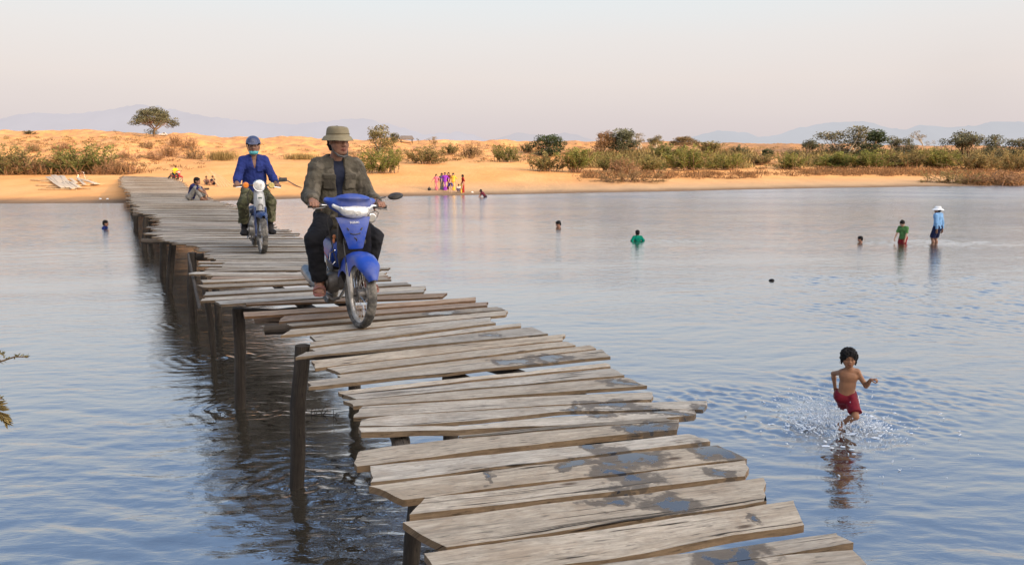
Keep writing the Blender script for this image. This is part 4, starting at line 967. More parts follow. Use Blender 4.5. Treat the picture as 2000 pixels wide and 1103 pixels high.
class Fig: pass
def figure(P):
    """joints from a compact pose description (figure faces +x, its left is +y)"""
    J = Fig(); J.H = P['H']; s = J.s = P['H'] / 1.68; kid = J.kid = P.get('kid', 0.0); J.lat = V(P.get('lat', (0, 1, 0))).normalized(); J.hlat = V(P.get('hlat', P.get('lat', (0, 1, 0)))).normalized()
    J.hip, J.neck = V(P['hip']), V(P['neck']); J.up = (J.neck - J.hip).normalized(); J.fw = J.lat.cross(J.up).normalized()
    J.hs = P.get('hs', s); J.hc = V(P['head']); J.hm = P.get('hm', yawm(0)); J.sh = {}; J.el = {}; J.wr = {}; J.hj = {}; J.kn = {}; J.an = {}
    sw = P.get('sw', .166) * s; hw = .088 * s
    for k, g in (('L', 1), ('R', -1)):
        J.sh[k] = J.neck + J.lat * g * sw - J.up * P.get('sd', .068) * s
        J.el[k], J.wr[k] = ik(J.sh[k], P['w' + k], .285 * s * P.get('al', 1), .255 * s * P.get('al', 1), P['e' + k])
        J.hj[k] = J.hip + J.hlat * g * hw; J.kn[k], J.an[k] = ik(J.hj[k], P['a' + k], .415 * s * P.get('ll', 1), .405 * s * P.get('ll', 1), P['k' + k])
    J.P = P; return J

def body_mesh(J, vox, name='person'):
    kid = J.kid
    s, P = J.s, J.P; S = Sdf(vox); lt = J.lat; up = J.up
    wa = J.hip.lerp(J.neck, .38); ch = J.hip.lerp(J.neck, .74); b = P.get('belly', 1.0)
    S.ec(J.hip - up * .02 * s, wa, (.150 * s, .100 * s), (.128 * s * b, .086 * s * b), J.hlat, .03); S.ec(wa, ch, (.128 * s * b, .086 * s * b), (.152 * s, .100 * s), lt, .05 * s)
    S.ec(ch, J.neck - up * .05 * s, (.152 * s, .100 * s), (.120 * s, .060 * s), lt, .05 * s)
    for k, g in (('L', 1), ('R', -1)):
        S.cone(J.neck - up * .03 * s, J.sh[k], .045 * s, .052 * s, .04 * s); (S.ell(ch + J.fw * .07 * s + lt * g * .065 * s, (.035 * s, .06 * s, .05 * s), .04 * s) if kid < .9 else None)
        S.cone(J.sh[k], J.el[k], .050 * s, .038 * s, .03 * s); m = J.el[k].lerp(J.wr[k], .3); S.cone(J.el[k], m, .038 * s, .040 * s, .02 * s); S.cone(m, J.wr[k], .040 * s, .026 * s, .02 * s)
        S.ell(J.hj[k] - J.fw * .05 * s, (.085 * s, .085 * s, .09 * s), .04 * s)
        S.cone(J.hj[k], J.kn[k], .082 * s, .054 * s, .03 * s); m = J.kn[k].lerp(J.an[k], .32); kd = (J.kn[k] - (J.hj[k] + J.an[k]) / 2).normalized(); mm = m - kd * .014 * s
        S.cone(J.kn[k], mm, .052 * s, .053 * s, .03 * s); S.cone(mm, J.an[k], .053 * s, .034 * s, .03 * s)
        h = P['h' + k]; hand(S, J.wr[k], h[0], h[1], h[2], s * P.get('hands', 1.0), *(h[3:] or ()))
        fd = V(P.get('f' + k, (1, 0, 0))); fu = V(P.get('u' + k, (0, 0, 1))); foot(S, J.an[k], fd, fu, s)
    hs, M = J.hs, J.hm
    S.cone(J.neck - up * .03 * s, J.hc + M @ V((-.022 * hs, 0, -.07 * hs)), .056 * s, .050 * hs, .03 * s)
    head(S, J.hc, M, hs, J.kid)
    return S.mesh(name, face_col(J.hc, M, hs, J.kid))

def top_sdf(J, vox, mg=.014, sleeve=1.0, hem=-.02, loose=.0, hemr=(.170, .130), neckgap=.0):
    s, up, lt = J.s, J.up, J.lat; S = Sdf(vox); wa = J.hip.lerp(J.neck, .38); ch = J.hip.lerp(J.neck, .74); b = J.P.get('belly', 1.0); hp = J.hip + up * hem
    S.ec(hp, wa, (hemr[0] * s + mg, hemr[1] * s + mg), (.134 * s * b + mg + loose, .092 * s * b + mg + loose), J.hlat, .02); S.half(hp, -up)
    S.ec(wa, ch, (.134 * s * b + mg + loose, .092 * s * b + mg + loose), (.156 * s + mg, .104 * s + mg), lt, .05 * s)
    S.ec(ch, J.neck - up * .045 * s, (.156 * s + mg, .104 * s + mg), (.125 * s + mg * .5, .066 * s + mg * .5), lt, .05 * s)
    for k, g in (('L', 1), ('R', -1)):
        S.cone(J.neck - up * .035 * s + lt * g * .03 * s, J.sh[k], .040 * s + mg, .053 * s + mg, .05 * s)
        S.ell(ch + J.fw * .07 * s + lt * g * .065 * s, (.036 * s + mg, .06 * s + mg, .05 * s + mg), .04 * s)
        if sleeve > .5:
            S.cone(J.sh[k], J.el[k], .053 * s + mg, .043 * s + mg * 1.1, .04 * s); t = (sleeve - .5) * 2; S.cone(J.el[k], J.el[k].lerp(J.wr[k], t), .044 * s + mg * 1.1, (.043 - .013 * t) * s + mg, .03 * s, cap=1)
        elif sleeve > 0:
            S.cone(J.sh[k], J.sh[k].lerp(J.el[k], sleeve * 2), .054 * s + mg, .050 * s + mg * 1.5, .04 * s, cap=1)
    return S
def legs_sdf(J, vox, mg=.014, ln=1.0, waist=.07, flare=0.0):
    s, up = J.s, J.up; S = Sdf(vox)
    S.ec(J.hip - up * .03 * s, J.hip + up * waist * s, (.155 * s + mg, .106 * s + mg), (.140 * s + mg * .6, .095 * s + mg * .6), J.hlat, .03, cap=1)
    for k in 'LR':
        S.ell(J.hj[k] - J.fw * .05 * s, (.087 * s + mg, .087 * s + mg, .09 * s + mg), .04 * s)
        if ln > .5:
            S.cone(J.hj[k], J.kn[k], .085 * s + mg, .058 * s + mg, .03 * s); t = (ln - .5) * 2; e = J.kn[k].lerp(J.an[k], t); S.cone(J.kn[k], e, .059 * s + mg, .046 * s + mg + flare, .03 * s, cap=1)
        else:
            S.cone(J.hj[k], J.hj[k].lerp(J.kn[k], ln * 2), .086 * s + mg, .078 * s + mg + flare, .03 * s, cap=1)
    return S
def dress_sdf(J, vox, feet, mg=.012, sleeve=.6, wide=.2):
    S = top_sdf(J, vox, mg, sleeve, -.02); s = J.s
    S.ec(J.hip + J.up * .05 * s, feet, (.145 * s + mg, .105 * s + mg), (wide * s + mg, wide * .72 * s + mg), J.hlat, .05, cap=1); return S
def hair_mesh(J, vox, kind='short', name='hair'):
    s, M, c = J.hs, J.hm, J.hc; g = lambda x, y, z: c + M @ V((x * s, y * s, z * s)); S = Sdf(vox)
    S.ell(g(-.016, 0, .038), (.108 * s, .090 * s, .092 * s), .01, rot=M)
    S.ell(g(-.045, 0, -.02), (.072 * s, .080 * s, .08 * s), .02, rot=M)
    S.wrinkle(.006 * s, 75 / s if s < 1 else 75)
    S.ell(g(.10, 0, -.035), (.085 * s, .078 * s, .095 * s), .008, 's', M)
    for y in (1, -1): S.ell(g(.02, .095 * y, -.02), (.03 * s, .025 * s, .035 * s), .006, 's', M)
    S.half(g(0, 0, -.085), M @ V((.1, 0, -1)))
    if kind in ('mop', 'long'):
        S.ell(g(-.02, 0, .045), (.118 * s, .104 * s, .098 * s), .02, rot=M)
        for y in (1, -1): S.ec(g(-.01, .085 * y, .03), g(-.005, .09 * y, -.075), (.05 * s, .022 * s), (.035 * s, .016 * s), M @ V((1, 0, 0)), .02)
        S.ec(g(.05, -.05, .10), g(.09, -.045, .045), (.03 * s, .016 * s), (.02 * s, .008 * s), M @ V((0, 1, 0)), .02); S.ec(g(.05, .05, .10), g(.088, .052, .05), (.03 * s, .016 * s), (.02 * s, .008 * s), M @ V((0, 1, 0)), .02)
        S.wrinkle(.009 * s, 70 / s); S.wrinkle(.006 * s, 150 / s)
        S.ell(g(.105, 0, -.03), (.075 * s, .062 * s, .085 * s), .008, 's', M)
    if kind == 'long': S.ec(g(-.06, 0, 0), g(-.085, 0, -.26), (.075 * s, .035 * s), (.05 * s, .02 * s), M @ V((0, 1, 0)), .03)
    if kind == 'bun': S.ell(g(-.05, 0, .12), (.035 * s, .035 * s, .035 * s), .01)
    return S.mesh(name)
def bucket_hat(parent, J, mat, name='bucket_hat', s=None, brim=.062, seed=2, drop=.026, tilt=0):
    s = (s or J.hs) * 1.05; M = J.hm @ Matrix.Rotation(R(tilt), 3, 'Y'); c = J.hc - M @ V((0, 0, .008 * s)); rings = []
    prof = [(.010, .131), (.050, .129), (.077, .125), (.089, .115), (.093, .104), (.096, .084), (.100, .060), (.101, .055), (.103, .052), (.117, .046), (.104 + brim * .6, .052 - drop * .5), (.104 + brim, .052 - drop), (.104 + brim + .003, .050 - drop - .004), (.104 + brim, .047 - drop - .003), (.104 + brim * .5, .044 - drop * .45), (.100, .044), (.094, .046), (.09, .08), (.06, .114), (.01, .122)]
    for r, h in prof:
        ring = []
        for j in range(40):
            a = 2 * math.pi * j / 40; wv = (r > .104) * .010 * noise.noise(V((math.cos(a) * 1.6, math.sin(a) * 1.6, seed))) * (r - .1) / .06
            wr_ = 1 + .03 * noise.noise(V((math.cos(a) * 2, math.sin(a) * 2, h * 20 + seed)))
            ring.append(c + M @ V(((r * 1.08 * wr_ * math.cos(a) - .012) * s, r * .93 * wr_ * math.sin(a) * s, (h + wv + .004 * noise.noise(V((a, h * 30, seed)))) * s)))
        rings.append(ring)
    o = MB().loft(rings).build(name, mat, parent); sub = [c + M @ V(((.104 * 1.08 * math.cos(a) - .012) * s, .104 * .93 * math.sin(a) * s, .052 * s)) for a in [i / 32 * 6.2832 for i in range(33)]]
    return o
def place(o, loc, rz): o.location = loc; o.rotation_euler = (0, 0, rz); return o
# ------------------------------------------------------------------ motorcycles
M_RUB = simple('dusty_tyre_rubber', (.055, .052, .048), .85, var=.3, scale=20, bump=.6, bscale=90, dirt=(.34, .31, .26), dirt_amt=.9)
M_BLK = simple('black_plastic', (.022, .021, .021), .5, var=.3, scale=14, dirt=(.16, .14, .12), dirt_amt=.45)
M_IRON = simple('dirty_engine_metal', (.16, .15, .14), .5, .6, var=.4, scale=18, dirt=(.10, .085, .07), dirt_amt=.8)
M_ALU = simple('dusty_aluminium', (.46, .44, .41), .45, .7, var=.2, scale=16, dirt=(.30, .26, .20), dirt_amt=.6)
M_CHR = simple('worn_chrome', (.72, .72, .72), .16, 1.0, var=.1, scale=10, dirt=(.22, .19, .16), dirt_amt=.5)
M_MUF = simple('stained_muffler_chrome', (.26, .25, .24), .38, .8, var=.35, scale=14, dirt=(.10, .085, .07), dirt_amt=.7)
M_LENS = simple('lamp_glass', (.74, .73, .69), .10, .25, var=.22, scale=26, bump=.6, bscale=45, coat=1.0, bdist=.01)
M_AMB = simple('amber_lens', (.75, .22, .03), .2, var=.15, coat=1.0)
M_SEAT = simple('black_vinyl', (.03, .03, .032), .55, var=.3, dirt=(.15, .13, .11), dirt_amt=.4)
M_WHT = simple('white_paint', (.75, .75, .73), .5, var=.08); M_REDP = simple('faded_red_paint', (.42, .07, .04), .5, var=.2)
def paint(name, c): return simple(name, c, .42, var=.14, scale=6, bump=.08, bscale=150, coat=.2, spec=.3, dirt=(.27, .25, .22), dirt_amt=.45)
HEADP, AXD = V((.40, 0, .86)), V((-.336, 0, .942)).normalized()
def wheel(name, parent, ax, xf, R_=.28, t=.041, drum=True, spokes=36, rimm=M_ALU):
    w = empty(name, (0, 0, 0)); w.parent = parent; c = V(ax); Y = V((0, 1, 0))
    b = MB(xf); n = 64; rings = []
    pr = [(R_ - .048, -.020), (R_ - .036, -.032), (R_ - .020, -.036), (R_ - .008, -.030), (R_ - .001, -.016), (R_, 0), (R_ - .001, .016), (R_ - .008, .030), (R_ - .020, .036), (R_ - .036, .032), (R_ - .048, .020)]
    for i, (r, y) in enumerate(pr):
        ring = []
        for j in range(n * 2):
            a = 2 * math.pi * j / (n * 2); g = 0
            if 3 <= i <= 7 and (j + (i if i <= 5 else 10 - i)) % 4 == 0: g = .006
            ring.append(c + V(((r - g) * math.cos(a), y * t / .036, (r - g) * math.sin(a))))
        rings.append(ring)
    b.loft(rings, False); b.build('tyre', M_RUB, w, True, 30)
    b = MB(xf); rr_ = R_ - .046
    b.lathe([(rr_, -.022), (rr_ + .004, -.018), (rr_ - .004, -.014), (rr_ - .016, -.010), (rr_ - .018, 0), (rr_ - .016, .010), (rr_ - .004, .014), (rr_ + .004, .018), (rr_, .022)], c, Y, 48); b.build('rim', rimm, w)
    b = MB(xf); hr = .055 if drum else .03
    b.lathe([(.012, -.062), (.018, -.060), (.02, -.045), (hr, -.042), (hr + .004, -.036), (hr + .004, -.03), (hr - .004, -.026), (hr - .008, 0), (hr - .004, .026), (hr + .004, .03), (hr + .004, .036), (hr, .042), (.02, .045), (.018, .06), (.012, .062)], c, Y, 28, True); b.build('hub', M_IRON if drum else M_ALU, w)
    b = MB(xf)
    for i in range(spokes):
        a = 2 * math.pi * i / spokes; sd_ = 1 if i % 2 else -1; a2 = a + (.28 if (i // 2) % 2 else -.28)
        b.tube([c + V((hr * math.cos(a2), .026 * sd_, hr * math.sin(a2))), c + V(((rr_ - .014) * math.cos(a), .004 * sd_, (rr_ - .014) * math.sin(a)))], .0019, 4, False)
    b.build('spokes', M_CHR, w); return w
def fender(b, ax, R_, a0, a1, halfw, skirt, n=26):
    rings = []
    for i in range(n + 1):
        t = i / n; a = R(a0 + (a1 - a0) * t); sk = skirt(t); hw = halfw * min(1, .35 + 2.2 * min(t * 1.4, (1 - t) * 1.6 + .3)); ring = []
        for y, r in ((-1, R_ - sk), (-1.02, R_ - sk * .5), (-1, R_), (-.86, R_ + .020), (-.5, R_ + .034), (0, R_ + .040), (.5, R_ + .034), (.86, R_ + .020), (1, R_), (1.02, R_ - sk * .5), (1, R_ - sk), (.94, R_ - sk), (.93, R_ - .004), (.6, R_ + .018), (0, R_ + .028), (-.6, R_ + .018), (-.93, R_ - .004), (-.94, R_ - sk)):
            ring.append(V(ax) + V((r * math.cos(a), hw * y, r * math.sin(a))))
        rings.append(ring)
    b.loft(rings)
def text_mesh(name, body, size, M, mat, parent, ext=.0012):
    cu = bpy.data.curves.new(name, 'FONT'); cu.body = body; cu.size = size; cu.extrude = ext; cu.align_x = 'CENTER'; cu.align_y = 'CENTER'; cu.offset = size * .012
    t = bpy.data.objects.new(name + '_tmp', cu); C.objects.link(t); bpy.context.view_layer.update(); dg = bpy.context.evaluated_depsgraph_get(); me = bpy.data.meshes.new_from_object(t.evaluated_get(dg)); bpy.data.objects.remove(t); bpy.data.curves.remove(cu)
    me.transform(M); me.materials.clear(); return obj(name, me, mat, parent)
def steer_of(deg): return Matrix.Translation(HEADP) @ Matrix.Rotation(R(deg), 4, AXD) @ Matrix.Translation(-HEADP)

def engine_group(root, silver=False):
    me = M_ALU if silver else M_IRON
    b = MB(); b.lathe([(.02, -.155), (.075, -.150), (.088, -.135), (.09, -.06), (.07, -.05), (.07, .05), (.10, .06), (.10, .12), (.085, .135), (.02, .14)], (.02, 0, .30), (0, 1, 0), 28, True)
    b.box((-.09, 0, .30), (.20, .20, .15), None, .03); b.lathe([(.02, -.168), (.045, -.166), (.05, -.15)], (.02, 0, .30), (0, 1, 0), 20, True)
    for i in range(8): b.box((.125 + i * .018, 0, .325 + i * .004), (.008, .15 - .004 * i, .13 - .003 * i), None, .003)
    b.box((.19, 0, .335), (.16, .09, .09), None, .015); b.box((.285, 0, .345), (.05, .11, .11), None, .015)
    b.tube([(.05, -.10, .24), (.05, -.10, .18), (-.12, -.10, .17)], .012); b.build('engine', me, root)
    b = MB(); b.tube([(.22, -.03, .28), (.25, -.09, .20), (.15, -.125, .17), (-.15, -.14, .19), (-.28, -.16, .23)], [.014] * 5, 10); b.build('exhaust_pipe', M_IRON, root)
    b = MB(); d = V((-.40, -.02 if silver else -.055, .14)).normalized(); b.lathe([(.016, 0), (.035, .03), (.052, .10), (.054, .18), (.054, .34), (.048, .37), (.03, .375), (.03, .36), (.012, .36)], (-.26, -.15 if silver else -.170, .225), d, 24, True); b.build('muffler', M_MUF, root)
    b = MB(); b.tube([(-.02, -.23, .235), (-.02, .23, .235)], .012)
    for s_ in (1, -1): b.tube([(-.02, .13 * s_, .236), (-.02, .245 * s_, .236)], .019)
    b.build('footpeg', M_BLK, root)
    b = MB(); b.tube([(-.12, -.12, .30), (-.13, -.16, .31), (-.02, -.175, .37), (.0, -.21, .375)], .009); b.build('kick_starter', M_CHR, root)
    b = MB(); b.tube([(.22, .10, .22), (.05, .12, .21), (-.10, .12, .25)], .008); b.build('gear_lever', M_CHR, root)
    b = MB()
    for s_ in (1, -1):
        b.tube([(-.15, .10 * s_, .30), (-.61, .10 * s_, .28)], .018); b.tube([(-.60, .125 * s_, .30), (-.47, .14 * s_, .60)], [.016, .02], 10)
    b.box((-.38, .115, .29), (.50, .035, .10), None, .02); b.build('swingarm', M_IRON, root)
def moped_blue(root, body, steer, text=True):
    xf = steer_of(steer); pk = body
    wheel('front_wheel', root, (.61, 0, .28), xf); wheel('rear_wheel', root, (-.61, 0, .28), None)
    for s_ in (1, -1): b = MB(xf); b.tube([(.615, .083 * s_, .275), (.585, .083 * s_, .37), (.555, .083 * s_, .46), (.53, .078 * s_, .53)], [.020, .022, .024, .024], 12); b.box((.612, .083 * s_, .285), (.05, .03, .06), None, .01); b.build('fork_leg', M_ALU, root)
    b = MB(xf); b.box((.45, 0, .70), (.07, .19, .04), None, .012); b.tube([(.45, 0, .70), (.38, 0, .92)], .028); b.build('steering_stem', M_BLK, root)
    b = MB(xf); fender(b, (.61, 0, .28), .315, 27, 158, .094, lambda t: .020 + .16 * math.exp(-((t - .60) / .20) ** 2)); b.build('front_fender', pk, root)
    # handlebar cowl with the wide headlight
    S = Sdf(.006); g = lambda x, y, z: (x, y, z)
    S.ec((.40, -.02, .985), (.40, .02, .985), (.085, .085), (.085, .085), (0, 0, 1), .03); S.ell((.385, 0, 1.005), (.10, .165, .085), .04); S.ell((.43, 0, .935), (.06, .095, .045), .04)
    for s_ in (1, -1): S.ec((.39, .08 * s_, 1.0), (.325, .195 * s_, 1.035), (.055, .075), (.026, .045), (0, 0, 1), .04); S.ec((.43, .05 * s_, .965), (.365, .165 * s_, 1.0), (.05, .04), (.03, .02), (0, 0, 1), .03)
    S.ell((.43, 0, 1.06), (.09, .14, .03), .03); S.half((.36, 0, .895), (-.15, 0, -1), k=.02)
    me = S.mesh('handlebar_cowl'); me.transform(xf); obj('handlebar_cowl', me, pk, root)
    S = Sdf(.005); S.ell((.448, 0, .952), (.074, .120, .060), .01)
    for s_ in (1, -1): S.ec((.44, .07 * s_, .963), (.400, .155 * s_, .995), (.040, .055), (.022, .034), (0, 0, 1), .02)
    me = S.mesh('headlight'); me.transform(xf); hl = obj('headlight', me, M_LENS, root)
    S = Sdf(.005); S.ell((.450, 0, .952), (.077, .058, .052), .01); S.ell((.560, 0, .952), (.045, .030, .026), .02, 's'); me = S.mesh('bulb_reflector'); me.transform(xf); obj('bulb_reflector', me, simple('reflector_glass', (.42, .41, .38), .12, .5, var=.4, scale=30, bump=.5, bscale=60, coat=1), hl)
    for s_ in (1, -1): b = MB(xf); b.ball((.452, .118 * s_, .978), (.03, .018, .016), 12, 8); b.build('signal_bulb', M_LENS, hl)
    b = MB(xf); b.tube([(.30, -.335, .985), (.335, -.20, .995), (.36, 0, 1.0), (.335, .20, .995), (.30, .335, .985)], .0115, 10); b.build('handlebar', M_CHR, root)
    for s_ in (1, -1):
        b = MB(xf); b.tube([(.295, .345 * s_, .985), (.325, .215 * s_, .99)], .0175, 12); b.build('grip', M_BLK, root)
        b = MB(xf); b.tube([(.35, .20 * s_, .985), (.39, .25 * s_, .975), (.375, .325 * s_, .965)], [.008, .007, .006], 6); b.build('lever', M_IRON, root)
    b = MB(xf); b.tube([(.33, .235, 1.0), (.32, .25, 1.05), (.325, .33, 1.07)], .006, 8); mr = b.build('mirror', M_BLK, root)
    b = MB(xf); b.loft([[V((.325 + dx, .425 + ry * math.cos(a), 1.078 + rz_ * math.sin(a) + .008 * math.cos(a))) for a in [i / 20 * 6.2832 for i in range(20)]] for dx, ry, rz_ in ((-.018, .062, .026), (-.014, .070, .032), (.006, .066, .030), (.022, .045, .018))]); b.build('mirror_shell', M_BLK, mr)
    # front panel and leg shield
    def slab(rows, th, nm, mat, par, curve=.02, xf_=None):
        rings = []
        for z, x, w in rows:
            f = [V((x - curve * (q_ * q_) * (w / .12) + .0, w * q_, z)) for q_ in np.linspace(-1, 1, 13)]; rings.append(f + [p - V((th, 0, 0)) for p in reversed(f)])
        return MB(xf_).loft(rings).build(nm, mat, par, True, 35)
    pn = slab([(.905, .463, .140), (.90, .468, .142), (.85, .484, .125), (.78, .500, .100), (.72, .510, .080), (.655, .515, .062), (.645, .512, .058)], .03, 'front_panel', pk, root, .018)
    def on(y, z): return V((float(np.interp(z, [.645, .655, .72, .78, .85, .9], [.512, .515, .51, .50, .484, .468])) + .0015 - .018 * (y / .12) ** 2, y, z))
    for pts, r_ in (([(-.065, .818), (-.056, .809), (-.050, .798)], .006), ([(.065, .818), (.056, .809), (.050, .798)], .006), ([(-.042, .775), (-.025, .768), (0, .765), (.025, .768), (.042, .775)], .005), ([(-.012, .738), (0, .733), (.008, .724), (.008, .712)], .006)):
        b = MB(); b.tube([on(*p) for p in pts], r_, 6); b.build('vent', M_BLK, pn)
    if text:
        Mx = Matrix.Translation(on(0, .862) + V((.004, 0, 0))) @ Matrix(((0, -.22, .976, 0), (1, 0, 0, 0), (0, .976, .22, 0), (0, 0, 0, 1))); text_mesh('maker_badge', 'SUZUKI', .023, Mx, M_WHT, pn)
    slab([(.90, .40, .12), (.80, .41, .14), (.66, .40, .145), (.52, .375, .13), (.40, .33, .10), (.34, .30, .07)], .02, 'leg_shield', M_BLK, root, -.05)
    b = MB(); b.tube([(.36, 0, .86), (.20, 0, .56), (-.05, 0, .52), (-.25, 0, .62)], [.05, .06, .07, .07], 12); b.box((-.2, 0, .48), (.25, .16, .18), None, .04); b.build('frame_tunnel', M_BLK, root)
    # seat and side panels
    S = Sdf(.008); S.ec((.02, 0, .70), (-.58, 0, .765), (.105, .045), (.125, .05), (0, 1, 0), .02); S.ell((-.28, 0, .72), (.34, .135, .05), .03); me = S.mesh('seat'); obj('seat', me, M_SEAT, root)
    S = Sdf(.007); S.ec((.02, 0, .58), (-.66, 0, .70), (.11, .10), (.075, .05), (0, 1, 0), .03); S.ec((-.03, 0, .52), (-.45, 0, .62), (.125, .10), (.125, .09), (0, 1, 0), .05); S.half((0, 0, .70), (-.12, 0, 1)); S.half((0, 0, .42), (0, 0, -1), k=.02); S.half((.08, 0, .5), (1, 0, .25), k=.02); me = S.mesh('side_panel'); sp = obj('side_panel', me, pk, root)
    for s_ in (1, -1):
        for z0, mt in ((.0, M_REDP),):
            b = MB(); rings = []
            for i in range(9):
                t = i / 8; x = .00 - .34 * t; z = .515 + z0 + .085 * t; y = s_ * (.1275 - .003 * t); hh = .010 * (1 - .5 * t); rings.append([V((x, y, z - hh)), V((x, y + .0035 * s_, z)), V((x, y, z + hh))])
            b.loft(rings); b.build('stripe', mt, sp)
    b = MB(); b.box((-.70, 0, .685), (.05, .15, .07), None, .02); b.build('tail_light', M_REDP, root)
    b = MB(); fender(b, (-.61, 0, .28), .33, 60, 190, .085, lambda t: .03, 14); b.build('rear_fender', M_BLK, root)
    b = MB(xf); c0 = V((.44, .155, .895)); b.lathe([(.008, .012), (.03, .012), (.036, .006), (.038, -.01), (.024, -.03), (.012, -.034)], c0, (1, .1, -.1), 22, True); b.tube([c0 + V((-.03, 0, 0)), (.40, .13, .95)], .006, 6); hn = b.build('horn', M_ALU, root)
    b = MB(xf); b.lathe([(.036, .010), (.041, .008), (.041, -.004), (.036, -.008)], c0, (1, .1, -.1), 22); b.build('horn_ring', M_CHR, hn)
    b = MB(xf); b.tube([(.42, .15, .93), (.41, .20, .955), (.40, .235, .94), (.41, .22, .90), (.42, .175, .885)], .0035, 6); b.tube([(.40, -.17, .95), (.36, -.20, .88), (.34, -.16, .70), (.30, -.10, .50)], .005, 6); b.tube([(.44, -.05, .9), (.47, -.10, .70), (.57, -.10, .45), (.60, -.07, .33)], .0045, 6); b.build('cable', M_BLK, root)
    b = MB(); b.tube([(.30, -.13, .62), (.33, -.175, .60), (.34, -.185, .545), (.31, -.16, .50), (.28, -.13, .52)], .006, 8); b.build('bag_hook', M_CHR, root)
    b = MB(); b.ball((.36, -.145, .74), (.018, .016, .018), 10, 8); b.ball((.36, -.15, .705), (.014, .012, .022), 10, 8); b.build('trinket', simple('amber_trinket', (.45, .16, .06), .5), root)
    engine_group(root)
def moped_old(root, steer):
    xf = steer_of(steer); bl = paint('old_blue_paint', (.016, .042, .13)); sil = simple('grey_silver_plastic', (.36, .37, .37), .45, .2, var=.12, scale=9, dirt=(.33, .30, .26), dirt_amt=.5)
    wheel('front_wheel', root, (.61, 0, .28), xf, drum=True); wheel('rear_wheel', root, (-.61, 0, .28), None)
    b = MB(xf)
    for s_ in (1, -1):
        rings = []
        for x, z, hw in ((.46, .66, .035), (.50, .56, .032), (.545, .44, .028), (.565, .32, .026), (.56, .25, .022)): rings.append([V((x + hw * math.cos(a) * 1.0, .078 * s_ + .016 * math.sin(a), z)) for a in [i / 14 * 6.2832 for i in range(14)]])
        b.loft(rings); b.tube([(.555, .085 * s_, .265), (.61, .085 * s_, .28)], .016)
    b.box((.45, 0, .66), (.09, .19, .06), None, .02); b.build('front_fork', bl, root)
    b = MB(xf); fender(b, (.61, 0, .28), .305, 62, 150, .075, lambda t: .03 + .03 * t, 18); b.build('front_fender', bl, root)
    b = MB(xf); rings = []
    for z, x, w in ((.93, .425, .045), (.92, .452, .062), (.86, .478, .072), (.78, .50, .078), (.70, .517, .080), (.635, .525, .078), (.625, .51, .072)):
        f = [V((x - .05 * q_ * q_, w * q_, z)) for q_ in np.linspace(-1, 1, 13)]; rings.append(f + [p - V((.055, 0, 0)) for p in reversed(f)])
    fc = b.loft(rings).build('fork_cover', sil, root, True, 40)
    Mx = Matrix(((.96, 0, .26), (0, 1, 0), (-.26, 0, .96)))
    b = MB(xf); b.box((.496, 0, .822), (.006, .082, .105), Mx, .002); pl = b.build('plate', M_WHT, fc)
    b = MB(xf)
    for i in range(4): b.box((.500, -.021 + .014 * i, .818), (.005, .009, .022), Mx, .001)
    b.build('plate_characters', simple('plate_dark_green', (.02, .07, .05), .6), pl)
    b = MB(xf); b.tube([on_ for on_ in (V((.532, -.035, .645)), V((.522, -.035, .70)), V((.517, -.02, .725)), V((.517, .02, .725)), V((.522, .035, .70)), V((.532, .035, .645)))], .005, 6); b.build('emblem_frame', M_IRON, fc)
    b = MB(xf); c0 = V((.45, 0, 1.0)); b.lathe([(.02, -.13), (.05, -.12), (.075, -.08), (.084, -.02), (.086, .0), (.09, .004), (.088, .014), (.082, .016)], c0, (1, 0, -.06), 32); hl = b.build('headlight', M_BLK, root)
    b = MB(xf); b.lathe([(.092, -.004), (.093, .012), (.086, .022), (.080, .018)], c0, (1, 0, -.06), 32); b.build('headlight_ring', M_CHR, hl)
    b = MB(xf); b.lathe([(.004, .034), (.03, .032), (.06, .026), (.083, .014)], c0, (1, 0, -.06), 32, True); b.build('headlight_glass', M_LENS, hl)
    b = MB(xf); b.tube([(.295, -.335, .985), (.34, -.22, 1.0), (.39, -.07, 1.0), (.39, .07, 1.0), (.34, .22, 1.0), (.295, .335, .985)], .014, 10); b.build('handlebar', M_BLK, root)
    for s_ in (1, -1):
        b = MB(xf); b.tube([(.29, .345 * s_, .985), (.325, .22 * s_, .992)], .0175, 12); b.build('grip', M_BLK, root)
        b = MB(xf); b.tube([(.36, .19 * s_, .985), (.39, .25 * s_, .975), (.375, .325 * s_, .965)], [.008, .007, .006], 6); b.build('lever', M_CHR, root)
        b = MB(xf); b.lathe([(.01, .03), (.035, .026), (.046, .012), (.047, 0), (.03, -.025), (.012, -.04)], (.40, .185 * s_, 1.0), (1, 0, 0), 22, True); b.build('turn_signal', M_AMB if s_ < 0 else simple('yellowed_lens', (.62, .48, .16), .2, coat=1), root)
    b = MB(xf); b.tube([(.32, .26, 1.0), (.31, .275, 1.06), (.325, .33, 1.075)], .006, 8); mr = b.build('mirror', M_BLK, root)
    b = MB(xf); b.box((.325, .37, 1.085), (.03, .125, .062), Matrix.Rotation(R(4), 3, 'X'), .012); b.build('mirror_shell', M_BLK, mr)
    b = MB(); b.tube([(.38, 0, .86), (.24, 0, .56), (0, 0, .47), (-.25, 0, .58)], [.045, .05, .06, .07], 12); b.box((-.25, 0, .52), (.30, .18, .20), None, .05); b.build('frame_tunnel', bl, root)
    S = Sdf(.008); S.ec((-.02, 0, .73), (-.55, 0, .765), (.10, .045), (.12, .045), (0, 1, 0), .02); obj('seat', S.mesh('seat'), M_SEAT, root)
    b = MB()
    for s_ in (1, -1): b.ball((-.20, .105 * s_, .50), (.14, .03, .10), 16, 10)
    b.build('side_panel', sil, root)
    b = MB(); b.ball((.05, -.09, .44), (.10, .06, .09), 14, 10); b.build('air_box', sil, root)
